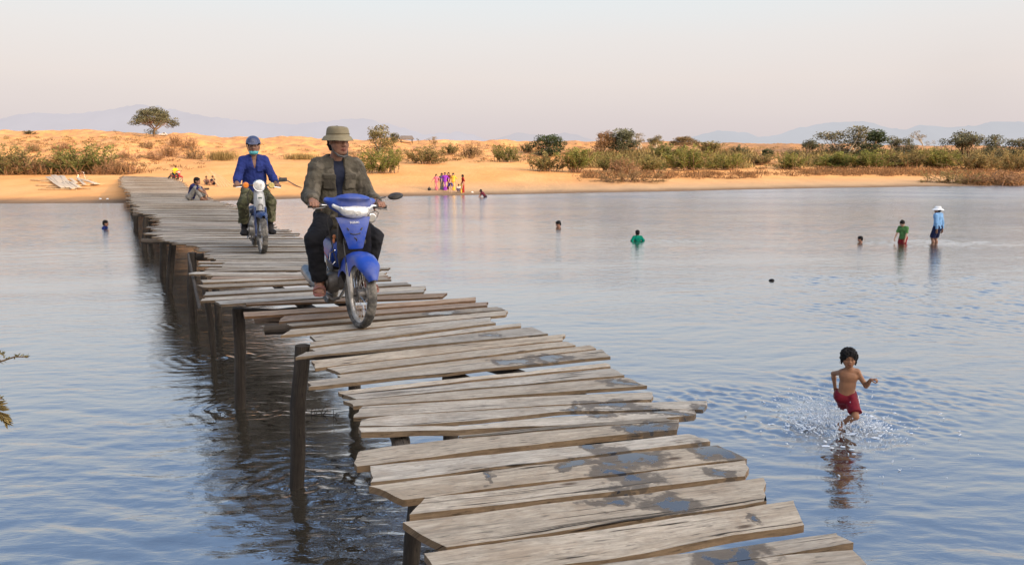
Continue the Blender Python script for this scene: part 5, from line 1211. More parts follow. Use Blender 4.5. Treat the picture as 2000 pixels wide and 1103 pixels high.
    b = MB(); fender(b, (-.61, 0, .28), .33, 50, 200, .085, lambda t: .03, 14); b.build('rear_fender', bl, root)
    b = MB(xf); b.tube([(.40, .10, .97), (.46, .16, .93), (.45, .12, .86), (.47, .08, .78)], .004, 6); b.tube([(.40, -.12, .96), (.40, -.17, .85), (.30, -.13, .60)], .005, 6); b.tube([(.47, -.11, .62), (.40, -.16, .45), (.44, -.15, .30), (.53, -.12, .20), (.60, -.09, .27)], .005, 8); b.build('cable', M_BLK, root)
    b = MB(); b.tube([(-.02, -.15, .20), (.06, -.17, .17), (.14, -.15, .20), (.17, -.12, .26)], .010, 8); b.build('brake_pedal', M_CHR, root)
    engine_group(root, True)

def rig(pf, pr):
    a, b = dk(*pf), dk(*pr); d = V((a.x - b.x, a.y - b.y, 0)).normalized(); o = V((a.x, a.y, 0)) - d * .61; o.z = deckz(o.y) + .004
    return o, math.atan2(d.y, d.x)
P1, A1 = rig((706, 639), (640, 592)); P2, A2 = rig((514, 494), (486, 471))
bk1 = empty('motorcycle', P1, A1, 'bright blue step-through motorcycle with wide clear headlight in front on the bridge', 'motorcycle', 'motorcycles')
moped_blue(bk1, paint('bright_blue_paint', (.010, .052, .33)), 7)
bk2 = empty('motorcycle', P2, A2, 'old dark blue and silver moped with round headlight farther back on the bridge', 'motorcycle', 'motorcycles')
moped_old(bk2, 4)

# ------------------------------------------------------------------ the two riders (posed in the frame of their machine)
def grip_hand(xf, s_): 
    bar = xf @ V((.302, .295 * s_, .986)); f = (xf.to_3x3() @ V((.93, .12 * s_, -.10))).normalized(); n = V((.12, 0, -1)); w = bar - f * .078 + V((0, 0, .030)); return w, (f, n, V((0, -s_, 0)), (42, 80, 55), .05, .55)
def camo(name, cols, sc):
    m, nt, out = nodes(name); L = nt.links; tc = N(nt, 'TexCoord'); co = tc.outputs['Object']
    n1 = N(nt, 'TexNoise', i_Scale=sc, i_Detail=2.5, i_Distortion=.6); L.new(co, n1.inputs['Vector']); mp = N(nt, 'Mapping'); mp.inputs['Location'].default_value = (4, 7, 2); L.new(co, mp.inputs[0])
    n2 = N(nt, 'TexNoise', i_Scale=sc * .8, i_Detail=2.5, i_Distortion=.6); L.new(mp.outputs[0], n2.inputs['Vector']); n3 = N(nt, 'TexNoise', i_Scale=5, i_Detail=6); L.new(co, n3.inputs['Vector'])
    c = mixc(nt, ramp(nt, n1.outputs[0], [(.47, 0.0), (.50, 1.0)]), cols[0], cols[1]); c = mixc(nt, ramp(nt, n2.outputs[0], [(.54, 0.0), (.57, 1.0)]), c, cols[2]); c = mixc(nt, .55, c, ramp(nt, n3.outputs[0], [(.3, .55), (.7, 1.3)]), 'MULTIPLY')
    b = N(nt, 'BsdfPrincipled', i_Roughness=.92); b.inputs['Specular IOR Level'].default_value = .12; L.new(c, b.inputs['Base Color']); n4 = N(nt, 'TexNoise', i_Scale=180, i_Detail=2); L.new(co, n4.inputs['Vector']); n5 = N(nt, 'TexNoise', i_Scale=22, i_Detail=5, i_Distortion=1.5); L.new(co, n5.inputs['Vector'])
    bp = N(nt, 'Bump', i_Strength=.5, i_Distance=.012); L.new(mathn(nt, 'ADD', mathn(nt, 'MULTIPLY', n4.outputs[0], .12), n5.outputs[0]), bp.inputs['Height']); L.new(bp.outputs[0], b.inputs['Normal']); L.new(b.outputs[0], out.inputs[0]); return m
M_CAMO = camo('faded_camouflage', [(.098, .086, .064), (.078, .068, .052), (.132, .115, .088)], 11); M_CAMO2 = camo('green_camouflage', [(.10, .10, .052), (.06, .058, .034), (.15, .14, .085)], 12)
M_NAVY = cloth('navy_cotton', (.020, .024, .042)); M_JEAN = cloth('black_trousers', (.018, .018, .021), bump=.7, bscale=30); M_HATK = cloth('khaki_cotton', (.23, .195, .125), bump=.6, bscale=120); M_SHIRT = cloth('royal_blue_cotton', (.022, .034, .150), bump=.7, bscale=25)
def fold(S, J, amp=.0035):
    S.wrinkle(amp, 26, aniso=(1, 1, 1.7)); S.wrinkle(amp * .6, 60, aniso=(1, 1, 1.4)); return S

xf = steer_of(7); wL, hL = grip_hand(xf, 1); wR, hR = grip_hand(xf, -1)
hm = yawm(17, 4)
J = figure(dict(H=1.70, hip=(-.20, 0, .855), neck=(-.10, .0, 1.385), head=(-.045, .012, 1.535), hm=hm, hs=1.0, wL=wL, wR=wR, eL=(-.45, .42, -1), eR=(-.45, -.34, -1), hL=hL, hR=hR, aL=(.03, .20, .315), aR=(.02, -.215, .315), kL=(1, .48, .5), kR=(1, -.52, .4), fL=(.97, .22, -.06), fR=(.97, -.22, -.06), sw=.160, sd=.078))
r1 = obj('person', body_mesh(J, .0045), SK['dark']); place(r1, P1, A1); tag(r1, 'man in khaki bucket hat and camouflage jacket riding the bright blue motorcycle', 'person', 'motorcycle riders')
eyes(r1, J.hc, J.hm, J.hs)
S = top_sdf(J, .006, .024, .96, -.10, .024, (.16, .125)); s = J.s; fw, up, lt = J.fw, J.up, J.lat; ch = J.hip.lerp(J.neck, .74)
for k, g in (('L', 1), ('R', -1)):
    e = J.el[k].lerp(J.wr[k], .86); S.cone(e, J.el[k].lerp(J.wr[k], .97), .050, .047, .006, cap=1)
fold(S, J, .0065)
for g in (1, -1):
    c = ch + fw * .125 + lt * g * .088 - up * .045; M = rotm(fw + lt * g * .38, up); S.box(c, (.020, .056, .062), .006, rot=M, r=.012); S.box(c + up * .052 + fw * .006, (.018, .060, .022), .003, rot=M, r=.006)
    p0 = J.neck + lt * g * .062 - up * .012 - fw * .03; p1 = J.neck + lt * g * .075 + fw * .085 - up * .085; S.ec(p0, p1, (.020, .050), (.013, .042), lt * g + up * .9, .012); S.ec(J.neck - fw * .055 + up * .01, p0, (.05, .018), (.048, .018), up, .02)
# open front
S.ec(J.neck + fw * .10 + up * .05, ch + fw * .16 - up * .12, (.060, .06), (.030, .06), lt, .008, 's'); S.ec(ch + fw * .16 - up * .12, J.hip + fw * .19 + up * .02, (.030, .05), (.052, .05), lt, .008, 's')
S.ell(J.neck + up * .045 + fw * .012, (.074, .072, .06), .012, 's')
jk = obj('jacket', S.mesh('jacket'), M_CAMO, r1)
S = top_sdf(J, .007, .012, .2, -.02, .02); fold(S, J, .003); S.ell(J.neck + up * .03 + fw * .03, (.072, .075, .05), .01, 's'); obj('undershirt', S.mesh('undershirt'), M_NAVY, r1)
S = legs_sdf(J, .0065, .015, .97, .10, .008); fold(S, J, .006); obj('trousers', S.mesh('trousers'), M_JEAN, r1)
bucket_hat(r1, J, M_HATK, tilt=-3, brim=.029, drop=.034)
b = MB(); sub = [J.hc + J.hm @ V(((.1085 * math.cos(a) - .012), .0945 * math.sin(a), .064 + .005 * math.cos(a))) for a in [i / 32 * 6.2832 for i in range(33)]]; b.tube(sub, .0045, 6); b.build('hat_band', cloth('khaki_band', (.19, .16, .10)), r1)
obj('hair', hair_mesh(J, .006), M_HAIR, r1)
b = MB(); g_ = lambda x, y, z: J.hc + J.hm @ V((x, y, z)); b.tube([g_(0, .082, -.02), g_(.03, .072, -.085), g_(.072, .04, -.122), g_(.085, 0, -.130), g_(.072, -.04, -.122), g_(.03, -.072, -.085), g_(0, -.082, -.02)], [.003, .006, .010, .011, .010, .006, .003], 8); b.build('face_mask', cloth('grey_mask', (.09, .085, .082)), r1)
M_SAN = simple('red_brown_rubber', (.27, .085, .065), .7, var=.25, scale=20, dirt=(.28, .22, .17), dirt_amt=.5)
def sandal(root, a, fd, s, mat):
    fd = V(fd).normalized(); l = V((0, 0, 1)).cross(fd).normalized(); u = fd.cross(l); h = V(a) - u * .090 * s; b = MB(); rings = []
    for t, hw in ((-.075, .018), (-.06, .032), (-.02, .037), (.05, .040), (.11, .049), (.15, .047), (.178, .034), (.188, .012)):
        c = h + fd * t * s; rings.append([c + l * hw * s * x + u * z * s for x, z in ((-1, 0), (-1, .016), (-.7, .02), (.7, .02), (1, .016), (1, 0), (0, -.003))])
    b.loft(rings)
    sh = []
    for t in (.045, .07, .10, .128): 
        c = h + fd * t * s; sh.append([c + l * x * 1.06 * s + u * (z * 1.12 + (.010 if z > .02 else 0)) * s for x, z in ((-.050, .005), (-.050, .030), (-.036, .052 - t * .06), (0, .062 - t * .06), (.036, .052 - t * .06), (.050, .030), (.050, .005), (.044, .006), (.044, .026), (.03, .045 - t * .06), (0, .055 - t * .06), (-.03, .045 - t * .06), (-.044, .026), (-.044, .006))])
    b.loft(sh); return b.build('sandal', mat, root)
for k in 'LR': sandal(r1, J.an[k], J.P['f' + k], J.s, M_SAN)

xf = steer_of(4); wL, hL = grip_hand(xf, 1); wR, hR = grip_hand(xf, -1)
J = figure(dict(H=1.74, hip=(-.20, 0, .885), neck=(-.11, 0, 1.435), head=(-.07, 0, 1.585), hm=yawm(-6, 3), hs=.98, wL=wL, wR=wR, eL=(-.45, .5, -1), eR=(-.45, -.4, -1), hL=hL, hR=hR, aL=(.05, .175, .345), aR=(-.02, -.19, .335), kL=(1, .22, .5), kR=(1, -.26, .4), fL=(.97, .15, -.05), fR=(.97, -.18, -.05), sw=.150, sd=.078))
r2 = obj('person', body_mesh(J, .005), SK['tan']); place(r2, P2, A2); tag(r2, 'man in blue helmet and blue shirt riding the old silver and blue moped', 'person', 'motorcycle riders')
eyes(r2, J.hc, J.hm, J.hs); s = J.s; fw, up, lt = J.fw, J.up, J.lat; ch = J.hip.lerp(J.neck, .74)
S = top_sdf(J, .0065, .015, .95, -.06, .016); fold(S, J, .006)
for g in (1, -1):
    p0 = J.neck + lt * g * .060 - up * .005 - fw * .02; p1 = J.neck + lt * g * .07 + fw * .09 - up * .06; S.ec(p0, p1, (.018, .042), (.012, .036), lt * g + up * .9, .012)
S.box(ch + fw * .122 - lt * -.075 - up * .03, (.014, .048, .05), .004, rot=rotm(fw + lt * .35, up), r=.008)
S.ec(J.neck + fw * .085 + up * .04, ch + fw * .128 - up * .02, (.048, .07), (.008, .05), lt, .01, 's'); S.ell(J.neck + up * .045 + fw * .012, (.070, .068, .055), .012, 's')
obj('shirt', S.mesh('shirt'), M_SHIRT, r2)
S = legs_sdf(J, .007, .019, .86, .10, .014); fold(S, J, .008); obj('trousers', S.mesh('trousers'), M_CAMO2, r2)
S = Sdf(.006)
for k in 'LR': foot(S, J.an[k], J.P['f' + k], (0, 0, 1), J.s * 1.02, False, .009); S.cone(J.an[k], J.an[k].lerp(J.kn[k], .42), .044, .052, .02)
obj('boots', S.mesh('boots'), cloth('black_boots', (.016, .016, .018), dirt=(.14, .12, .10), dirt_amt=.4), r2)
hs, M, c = J.hs, J.hm, J.hc; g_ = lambda x, y, z: c + M @ V((x * hs, y * hs, z * hs))
S = Sdf(.006); S.ell(g_(-.012, 0, .045), (.128 * hs, .112 * hs, .112 * hs), .01, rot=M); S.half(g_(.03, 0, .032), M @ V((.22, 0, -1)), k=.012); S.ell(g_(-.012, 0, .035), (.112, .097, .098), .006, 's', M)
S.ec(g_(.095, 0, .050), g_(.135, 0, .028), (.085, .010), (.070, .007), M @ V((0, 1, 0)), .012)
obj('helmet', S.mesh('helmet'), paint('helmet_blue', (.014, .030, .105)), r2)
b = MB(); b.tube([g_(0, .105, .03), g_(.015, .083, -.06), g_(.03, .05, -.118), g_(.035, 0, -.13), g_(.03, -.05, -.118), g_(.015, -.083, -.06), g_(0, -.105, .03)], .005, 6); b.build('chin_strap', M_BLK, r2)
S = Sdf(.005); S.ell(g_(.055, 0, -.10), (.052, .062, .035), .01, rot=M); S.ec(g_(.02, .07, -.07), g_(.06, .04, -.10), (.01, .02), (.02, .03), M @ V((0, 0, 1)), .02); S.ec(g_(.02, -.07, -.07), g_(.06, -.04, -.10), (.01, .02), (.02, .03), M @ V((0, 0, 1)), .02); S.half(g_(0, 0, -.082), M @ V((-.1, 0, 1)), k=.01); S.wrinkle(.002, 90)
obj('face_mask', S.mesh('face_mask'), cloth('teal_mask', (.10, .36, .38)), r2)
obj('hair', hair_mesh(J, .006), M_HAIR, r2)
# ------------------------------------------------------------------ everyone else
UPH = ((0, 0, -1), (0, 1, 0), (1, 0, 0))
def stand_pose(H, face=0, lean=0.0, wL=None, wR=None, hpitch=0, hyaw=0, kid=.0, hsk=1.0, step=.0, aL=None, aR=None, hipz=None, eL=None, eR=None, **k):
    s = H / 1.68; hip = V((0, 0, (hipz or .868) * s)); up = V((math.sin(R(lean)), 0, math.cos(R(lean)))); neck = hip + up * .53 * s
    fwd = V((math.cos(R(lean)), 0, -math.sin(R(lean)))); hc = neck + up * .12 * s * hsk + fwd * (.045 + .001 * hpitch) * s
    d = dict(H=H, hip=hip, neck=neck, head=hc, hm=yawm(hyaw, hpitch), hs=s * hsk, wL=V(wL) * s if wL else hip + V((.06, .31, .02)) * s, wR=V(wR) * s if wR else hip + V((.06, -.31, .02)) * s, eL=eL or (-.6, .6, -.2), eR=eR or (-.6, -.6, -.2),
             hL=(V((.1, .05, -1)), V((0, -1, 0)), V((1, 0, 0))), hR=(V((.1, -.05, -1)), V((0, 1, 0)), V((1, 0, 0))), aL=V(aL) * s if aL else V((step, .09, .07)) * s, aR=V(aR) * s if aR else V((-step, -.09, .07)) * s, kL=(1, .1, 0), kR=(1, -.1, 0), kid=kid)
    d.update(k); return figure(d)
_cl = {}
def colr(c):
    if c not in _cl: _cl[c] = cloth('cloth_%02d' % len(_cl), c, var=.3, scale=16, bump=.5, bscale=60)
    return _cl[c]
def person(J, loc, rz, label, group=None, skin='tan', top=None, bottom=None, dress=None, hair='short', hat=None, vox=None, sleeve=.3, ln=.45, extra=None):
    v = vox or max(.005, J.H * .0052)
    o = obj('person', body_mesh(J, v), SK[skin]); place(o, loc, rz); tag(o, label, 'person', group)
    if top: S = top_sdf(J, v, .014 * J.s, sleeve, -.03); fold(S, J, .004); obj('shirt', S.mesh('shirt'), colr(top), o)
    if bottom: S = legs_sdf(J, v, .014 * J.s, ln, .07, .012 * J.s); fold(S, J, .004); obj('shorts' if ln < .6 else 'trousers', S.mesh('legwear'), colr(bottom), o)
    if dress: S = dress_sdf(J, v, V((0, 0, .05 * J.s)), .012 * J.s, sleeve, .165); S.wrinkle(.008 * J.s, 20 / J.s, aniso=(1, 1, .25)); obj('dress', S.mesh('dress'), colr(dress), o)
    if hair: obj('hair', hair_mesh(J, v, hair), M_HAIR, o)
    if hat: bucket_hat(o, J, hat, 'sun_hat', brim=.07, drop=.045)
    return o
# the running child (faces the camera, its left is photo right)
ps = 1 / mpp(CHILD.y, 0)
CF = V((-CHILD.x, -CHILD.y, 0)).normalized(); CF = Matrix.Rotation(R(7), 3, 'Z') @ CF; CL = V((-CF.y, CF.x, 0))
def Q(px, py, x=0.0):
    d = ray(px, py); o = V((0, 0, HC)); t = (x - (o - CHILD).dot(CF)) / d.dot(CF); p = o + d * t - CHILD; return V((x, p.dot(CL), p.z))
Hc_ = 160 / ps * 1.17; s = Hc_ / 1.68
J = figure(dict(H=Hc_, kid=1.0, hip=Q(1652, 773), neck=Q(1660, 719, .02), head=Q(1658, 699, .045), hm=yawm(4, 6), hs=.72 * 160 / ps / .82 * 1.0, lat=(-.12, 1, .08), sw=.125, al=.98,
    wL=Q(1701, 741, .13), wR=Q(1631, 757, -.07), eL=(-.2, .4, -1), eR=(-1, -.45, -.1), hL=((.5, .8, .25), (0, .3, -1), (.8, -.5, 0), (55, 60, 40)), hR=((-.1, .35, -1), (-1, .2, 0), (.2, 1, .3)),
    aL=Q(1641, 829, .02), aR=Q(1663, 806, -.34), kL=(1, .75, .3), kR=(.6, -.1, -1), fL=(.9, -.35, -.25), fR=(-.2, 0, -1), uR=(1, 0, 0), ll=.93))
ch_ = obj('person', body_mesh(J, .0035), SK['child']); rzc = math.atan2(CF.y, CF.x); place(ch_, CHILD, rzc); tag(ch_, 'small shirtless child in dark red shorts running through splashing water', 'person')
eyes(ch_, J.hc, J.hm, J.hs)
S = legs_sdf(J, .0045, .009, .41, .04, .012); fold(S, J, .004); obj('shorts', S.mesh('shorts'), cloth('dark_red_nylon', (.15, .008, .018), rough=.6), ch_)
for k, g in (('R', -1), ('L', 1)):
    b = MB(); p = [J.hj[k].lerp(J.kn[k], t) + J.lat * g * (.106 - .01 * t) * J.s + V((.02, 0, .03 * J.s * (1 - t))) for t in (.05, .22, .38)]; b.tube(p, .004, 6); b.build('stripe', M_WHT, ch_.children[-1] if False else ch_)
obj('hair', hair_mesh(J, .0045, 'mop'), M_HAIR, ch_)
# splash: drops nobody could count
def drop_material():
    m, nt, out = nodes('water_drops'); b = N(nt, 'BsdfPrincipled', i_Roughness=.08); b.inputs['Specular IOR Level'].default_value = .8
    n1 = N(nt, 'TexNoise', i_Scale=40.0); b.inputs['Base Color'].default_value = (.72, .80, .88, 1); nt.links.new(ramp(nt, n1.outputs[0], [(.3, (.5, .6, .72)), (.7, (.85, .9, .95))]), b.inputs['Base Color']); t = N(nt, 'BsdfTransparent'); mx = N(nt, 'MixShader', i_0=.72)
    nt.links.new(t.outputs[0], mx.inputs[1]); nt.links.new(b.outputs[0], mx.inputs[2]); nt.links.new(mx.outputs[0], out.inputs[0]); return m
b = MB(); r = random.Random(9)
for i in range(2300):
    a = r.uniform(0, 6.28); side = r.random()
    if side < .62: c = V((-.22 + r.gauss(0, .17), .10 + r.gauss(0, .20), abs(r.gauss(0, .12)) + .008))
    elif side < .85: c = V((.20 + r.gauss(0, .13), .0 + r.gauss(0, .18), abs(r.gauss(0, .055)) + .006))
    else: c = V((r.gauss(0, .42), r.gauss(0, .45), abs(r.gauss(0, .03)) + .004))
    sz = abs(r.gauss(0, .0031)) + .0013; d = V((c.x, 0, .25 + r.gauss(0, .2))).normalized(); L_ = sz * r.uniform(1.1, 3.2)
    b.tube([c - d * L_, c - d * L_ * .4, c + d * L_ * .5, c + d * L_], [sz * .25, sz, sz * .8, sz * .2], 5)
for i in range(34):
    c = V((r.gauss(-.15, .28), r.gauss(.05, .25), .004)); w_ = abs(r.gauss(0, .009)) + .004; b.ball(c, (w_ * 1.8, w_, .006), 7, 4)
o = b.build('splash', drop_material(), None); o.location = CHILD; tag(o, 'spray of water drops thrown up around the running child', 'splash', kind='stuff')

# bathers; each stands or swims where its waterline is in the photo
def water_at(px, py): return at(px, py, 0)
def bather(px, wl, hpx, hvis, face, label, J_kw=None, ruf=.8, **k):
    """hvis = share of the body height above the water"""
    p = water_at(px, wl); H = hpx * mpp(p.y) / hvis; J = stand_pose(H, **(J_kw or {})); top = J.hc.z + .125 * J.hs; p2 = V((p.x, p.y, hpx * mpp(p.y) - top))
    if ruf: RUF.append((p + V((.9, -.1, 0)), ruf)); RINGS.append((p, .5, .005))
    return person(J, p2, R(face), label, 'bathers in the river', **k)
bather(205, 446, 16, .22, 10, 'lone swimmer in a dark blue shirt left of the footbridge', dict(kid=.5, hsk=1.12, hpitch=5), skin='dark', top=(.012, .02, .10), sleeve=.4, ruf=1.0)
bather(1093, 443, 12, .165, 200, 'swimmer with only a dark head showing left of the one in green', dict(kid=.5, hsk=1.15, hpitch=25, wL=(.4, .2, 1.15)), skin='dark', ruf=1.1)
bather(1245, 470, 21, .30, 95, 'swimmer in a green shirt standing chest deep in mid river', dict(kid=.5, hsk=1.12), skin='dark', top=(.0, .16, .10), sleeve=.4, ruf=1.0)
bather(1682, 473, 12, .17, 170, 'swimmer with only the head showing just left of the boy in green and red', dict(kid=.5, hsk=1.1, hpitch=15), skin='dark', ruf=.8)
bather(1511, 548, 3, .034, 180, 'swimmer nearly under water with just hair showing in mid river', dict(kid=.5, hsk=1.1, hpitch=30), skin='dark', ruf=0)
bather(1763, 474, 44, .60, 215, 'boy in green shirt and red shorts wading with bowed head', dict(kid=.5, hsk=1.12, hpitch=38, lean=6, wR=(.32, -.22, .80), wL=(.25, .24, .78)), skin='light', top=(.075, .17, .055), bottom=(.20, .015, .02), sleeve=.42, ln=.42, hair='bun', ruf=1.6)
bather(1828, 474, 71, .80, 120, 'person in white sun hat and pale blue shirt wading in navy shorts', dict(hsk=1.02, hyaw=35, wL=(-.10, .16, .80), wR=(-.10, -.18, .78)), skin='tan', top=(.17, .32, .52), bottom=(.012, .016, .045), sleeve=.95, ln=.46, hat=cloth('white_cotton', (.78, .78, .76)), ruf=1.2)
p = water_at(948, 385); J = stand_pose(1.25, lean=38, hpitch=-20, hsk=1.1, kid=.4, wL=(.75, .15, .62), wR=(.70, -.15, .60)); person(J, V((p.x, p.y, -.62)), R(170), 'child in dark red shirt bending in the shallows right of the women', 'bathers in the river', 'dark', top=(.07, .012, .022), bottom=(.03, .02, .03), sleeve=.4)
for px, py, r_ in ((1905, 600, 3.4), (1640, 545, 1.5), (1780, 570, 2.2), (1930, 548, 1.3)): RUF.append((at(px, py, 0), r_))

# the group at the water's edge
WG = 'women in long dresses at the waterline'
def woman(px, fy, hpx, face, label, col, group=WG, sleeve=.6, hair='long', **k):
    g = gnd(px, fy); H = hpx * mpp(g.y) * 1.02; J = stand_pose(H, **k); return person(J, g, R(face), label, group, 'light', dress=col, hair=hair, sleeve=sleeve)
woman(852.5, 371.5, 31, 265, 'woman in a pink dress at the left end of the group', (.55, .14, .20), wR=(.05, -.55, .80), hyaw=10)
woman(863, 371.5, 33, 285, 'woman in a grey and white dress between pink and purple', (.13, .15, .17))
woman(869.5, 372.5, 35, 270, 'woman in a bright purple dress in the middle of the group', (.20, .035, .36))
woman(876.5, 370.5, 33, 262, 'woman in maroon top standing behind the bending one in blue', (.10, .012, .035))
woman(885.5, 372.5, 34, 255, 'woman in a yellow dress beside the bending one in blue', (.62, .36, .05))
o = woman(904.5, 377.5, 36, 190, 'woman in a dark red tunic over yellow standing apart at the right', (.23, .018, .016), wR=(.14, -.29, .84))
S = Sdf(.008); sH = 36 * mpp(gnd(904, 377).y) / 1.68; S.ec((.10 * sH, 0, .80 * sH), (.15 * sH, 0, .03), (.07 * sH, .10 * sH), (.10 * sH, .14 * sH), (1, 0, 0), .01, cap=1); obj('underskirt', S.mesh('underskirt'), colr((.66, .42, .07)), o)
g = gnd(880, 376.5); sH = 30 * mpp(g.y) / 1.5; J = stand_pose(1.55 * sH, lean=78, hpitch=40, hipz=.84, wL=(.55, .12, .30), wR=(.55, -.12, .30)); person(J, g, R(275), 'person in a dark blue shirt and pale trousers bending over at the waterline', None, 'light', top=(.028, .03, .20), bottom=(.55, .42, .36), sleeve=.5, ln=.95)
g = gnd(896.5, 376); q_ = 17 * mpp(g.y) / .80
J = figure(dict(H=1.25 * q_, kid=.6, hip=V((0, 0, .16)) * q_, neck=V((.10, 0, .52)) * q_, head=V((.15, 0, .66)) * q_, hm=yawm(0, 15), hs=.85 * q_, wL=V((.35, .12, .25)) * q_, wR=V((.35, -.12, .25)) * q_, eL=(0, 1, -.3), eR=(0, -1, -.3), hL=UPH, hR=((0, 0, -1), (0, 1, 0), (1, 0, 0)), aL=V((.12, .12, .06)) * q_, aR=V((.12, -.12, .06)) * q_, kL=(1, .4, .6), kR=(1, -.4, .6)))
person(J, g, R(265), 'small child in pale shirt and violet shorts squatting by the dark red tunic', None, 'light', top=(.66, .60, .50), bottom=(.09, .05, .22), ln=.5)

# the boy resting on the edge of the footbridge
p = dk(373, 391); q_ = 45 * mpp(p.y) / .70
J = figure(dict(H=1.42 * q_, kid=.3, hip=V((0, 0, .10)) * q_, neck=V((.13, 0, .475)) * q_, head=V((.225, -.01, .575)) * q_, hm=yawm(-4, 6), hs=.90 * q_, wL=V((.44, .05, .22)) * q_, wR=V((.47, -.04, .20)) * q_, eL=(.5, 1, -.1), eR=(.6, -1, .1), hL=((.6, -.1, -.8), (-.8, -.2, -.6), (0, -1, 0)), hR=((.6, .1, -.8), (-.8, .2, -.6), (0, 1, 0)),
    aL=V((.38, .10, .075)) * q_, aR=V((.36, -.10, .075)) * q_, kL=(.3, .25, 1), kR=(.3, -.25, 1), fL=(1, .1, -.05), fR=(1, -.1, -.05)))
bo = person(J, p, R(2), 'boy in navy shirt and grey trousers sitting with drawn up knees on the footbridge edge', None, 'tan', top=(.018, .02, .075), bottom=(.20, .19, .175), sleeve=.42, ln=.96, vox=.006)

# red moped and its rider on the sand at the far end of the bridge
g = gnd(344, 356); q_ = 37 * mpp(g.y) / 1.85
mo = empty('motorcycle', g, R(-22), 'small bright red moped standing on the sand at the end of the footbridge', 'motorcycle', 'motorcycles'); moped_blue(mo, paint('red_plastic', (.50, .02, .02)), 0, False); mo.scale = (q_,) * 3
J = figure(dict(H=1.6, hip=(-.20, 0, .855), neck=(.02, .0, 1.33), head=(.09, 0, 1.46), hm=yawm(0, 15), hs=.95, wL=(.22, .32, 1.0), wR=(.22, -.32, 1.0), eL=(-.5, .8, -.5), eR=(-.5, -.8, -.5), hL=((1, 0, -.2), (0, 0, -1), (0, -1, 0), (40, 70, 50)), hR=((1, 0, -.2), (0, 0, -1), (0, 1, 0), (40, 70, 50)), aL=(.03, .20, .315), aR=(.02, -.215, .315), kL=(1, .6, .5), kR=(1, -.6, .4)))
o = person(J, g, R(-22), 'person in a bright yellow shirt sitting on the red moped', None, 'dark', top=(.75, .55, .02), bottom=(.03, .03, .035), sleeve=.4, ln=.95, vox=.010); o.scale = (q_,) * 3
# two children beside the leaning poles
def squat(px, py, hpx, face, label, skin, top, bottom):
    g = gnd(px, py); q_ = hpx * mpp(g.y) / .70
    J = figure(dict(H=1.25 * q_, kid=.6, hip=V((0, 0, .10)) * q_, neck=V((.06, 0, .46)) * q_, head=V((.10, 0, .59)) * q_, hm=yawm(0, 8), hs=.85 * q_, wL=V((.36, .10, .25)) * q_, wR=V((.36, -.10, .25)) * q_, eL=(.3, 1, -.2), eR=(.3, -1, -.2), hL=UPH, hR=((0, 0, -1), (0, 1, 0), (1, 0, 0)), aL=V((.34, .10, .06)) * q_, aR=V((.34, -.10, .06)) * q_, kL=(.4, .3, 1), kR=(.4, -.3, 1)))
    return person(J, g, R(face), label, None, skin, top=top, bottom=bottom, ln=.5)
squat(404, 361, 17, 285, 'shirtless child sitting on the sand left of the leaning poles', 'tan', None, (.10, .10, .11))
squat(417.5, 361.5, 18, 250, 'child in dark clothes sitting right under the leaning poles', 'dark', (.03, .022, .045), (.02, .02, .03))
M_BAM = simple('dry_bamboo', (.58, .42, .22), .7, var=.25, scale=3, attr=False)
top_ = gnd(414, 362); hz = 24 * mpp(top_.y)
for i, (px, py, tx, hz_) in enumerate(((430, 366, 405, 1.0), (434, 366, 411, 1.12), (440, 366, 414, 1.0), (446, 366, 417, .9), (452, 365, 419, .82), (458, 364, 424, .72), (426, 366, 409, .9))):
    a = gnd(px, py); t_ = V((at_y(tx, 340, top_.y).x, top_.y + .15 * i, top_.z + hz * hz_)); b = MB(); d = (t_ - a); b.tube([a - V((0, 0, .03)), a + d * .3, a + d * .65, t_ + d * .1], [.028, .026, .024, .02], 7)
    o = b.build('bamboo_pole', M_BAM, None); tag(o, 'long pale pole in the leaning fan beside the two sitting children', 'pole', 'leaning poles on the sand')
a = gnd(545, 353); c = gnd(590, 368); b = MB(); b.tube([a + V((0, 0, .30)), a.lerp(c, .4) + V((0, 0, .22)), a.lerp(c, .75) + V((0, 0, .06)), c + V((0, 0, .04))], [.03, .05, .045, .02], 8); b.tube([a.lerp(c, .5) + V((0, 0, .15)), a.lerp(c, .62) + V((.1, -.1, .02))], [.03, .01], 6)
tag(b.build('driftwood', simple('grey_brown_driftwood', (.20, .14, .09), .9, scale=8, bump=.5)), 'dark driftwood branch lying on the sand beside the helmeted rider', 'driftwood')

# loose boards heaped on the left beach, and the bicycle behind them
M_BRD = simple('sun_bleached_board', (.46, .37, .27), .85, var=.35, scale=5, bump=.5, bscale=30, stretch=(.4, 3, 3)); M_PLE = simple('raw_pole', (.48, .33, .17), .8, var=.3, scale=5)
r = random.Random(4); lay = 0
for i, (x0, y0, x1, y1) in enumerate(((60, 353, 118, 357), (80, 357, 150, 358), (120, 352, 182, 353), (128, 356, 188, 357), (75, 371, 150, 372), (90, 368, 178, 371), (140, 364, 205, 362), (70, 364, 128, 367))):
    a, c = gnd(x0, y0), gnd(x1, y1); b = MB(); z = .05 + .03 * (i % 2); b.tube([a + V((0, 0, z)), a.lerp(c, .5) + V((0, 0, z + .02)), c + V((0, 0, z))], [.05, .045, .035], 8)
    tag(b.build('timber_pole', M_PLE), 'long rough pole lying flat under the board pile on the left beach', 'pole', 'poles under the board pile')
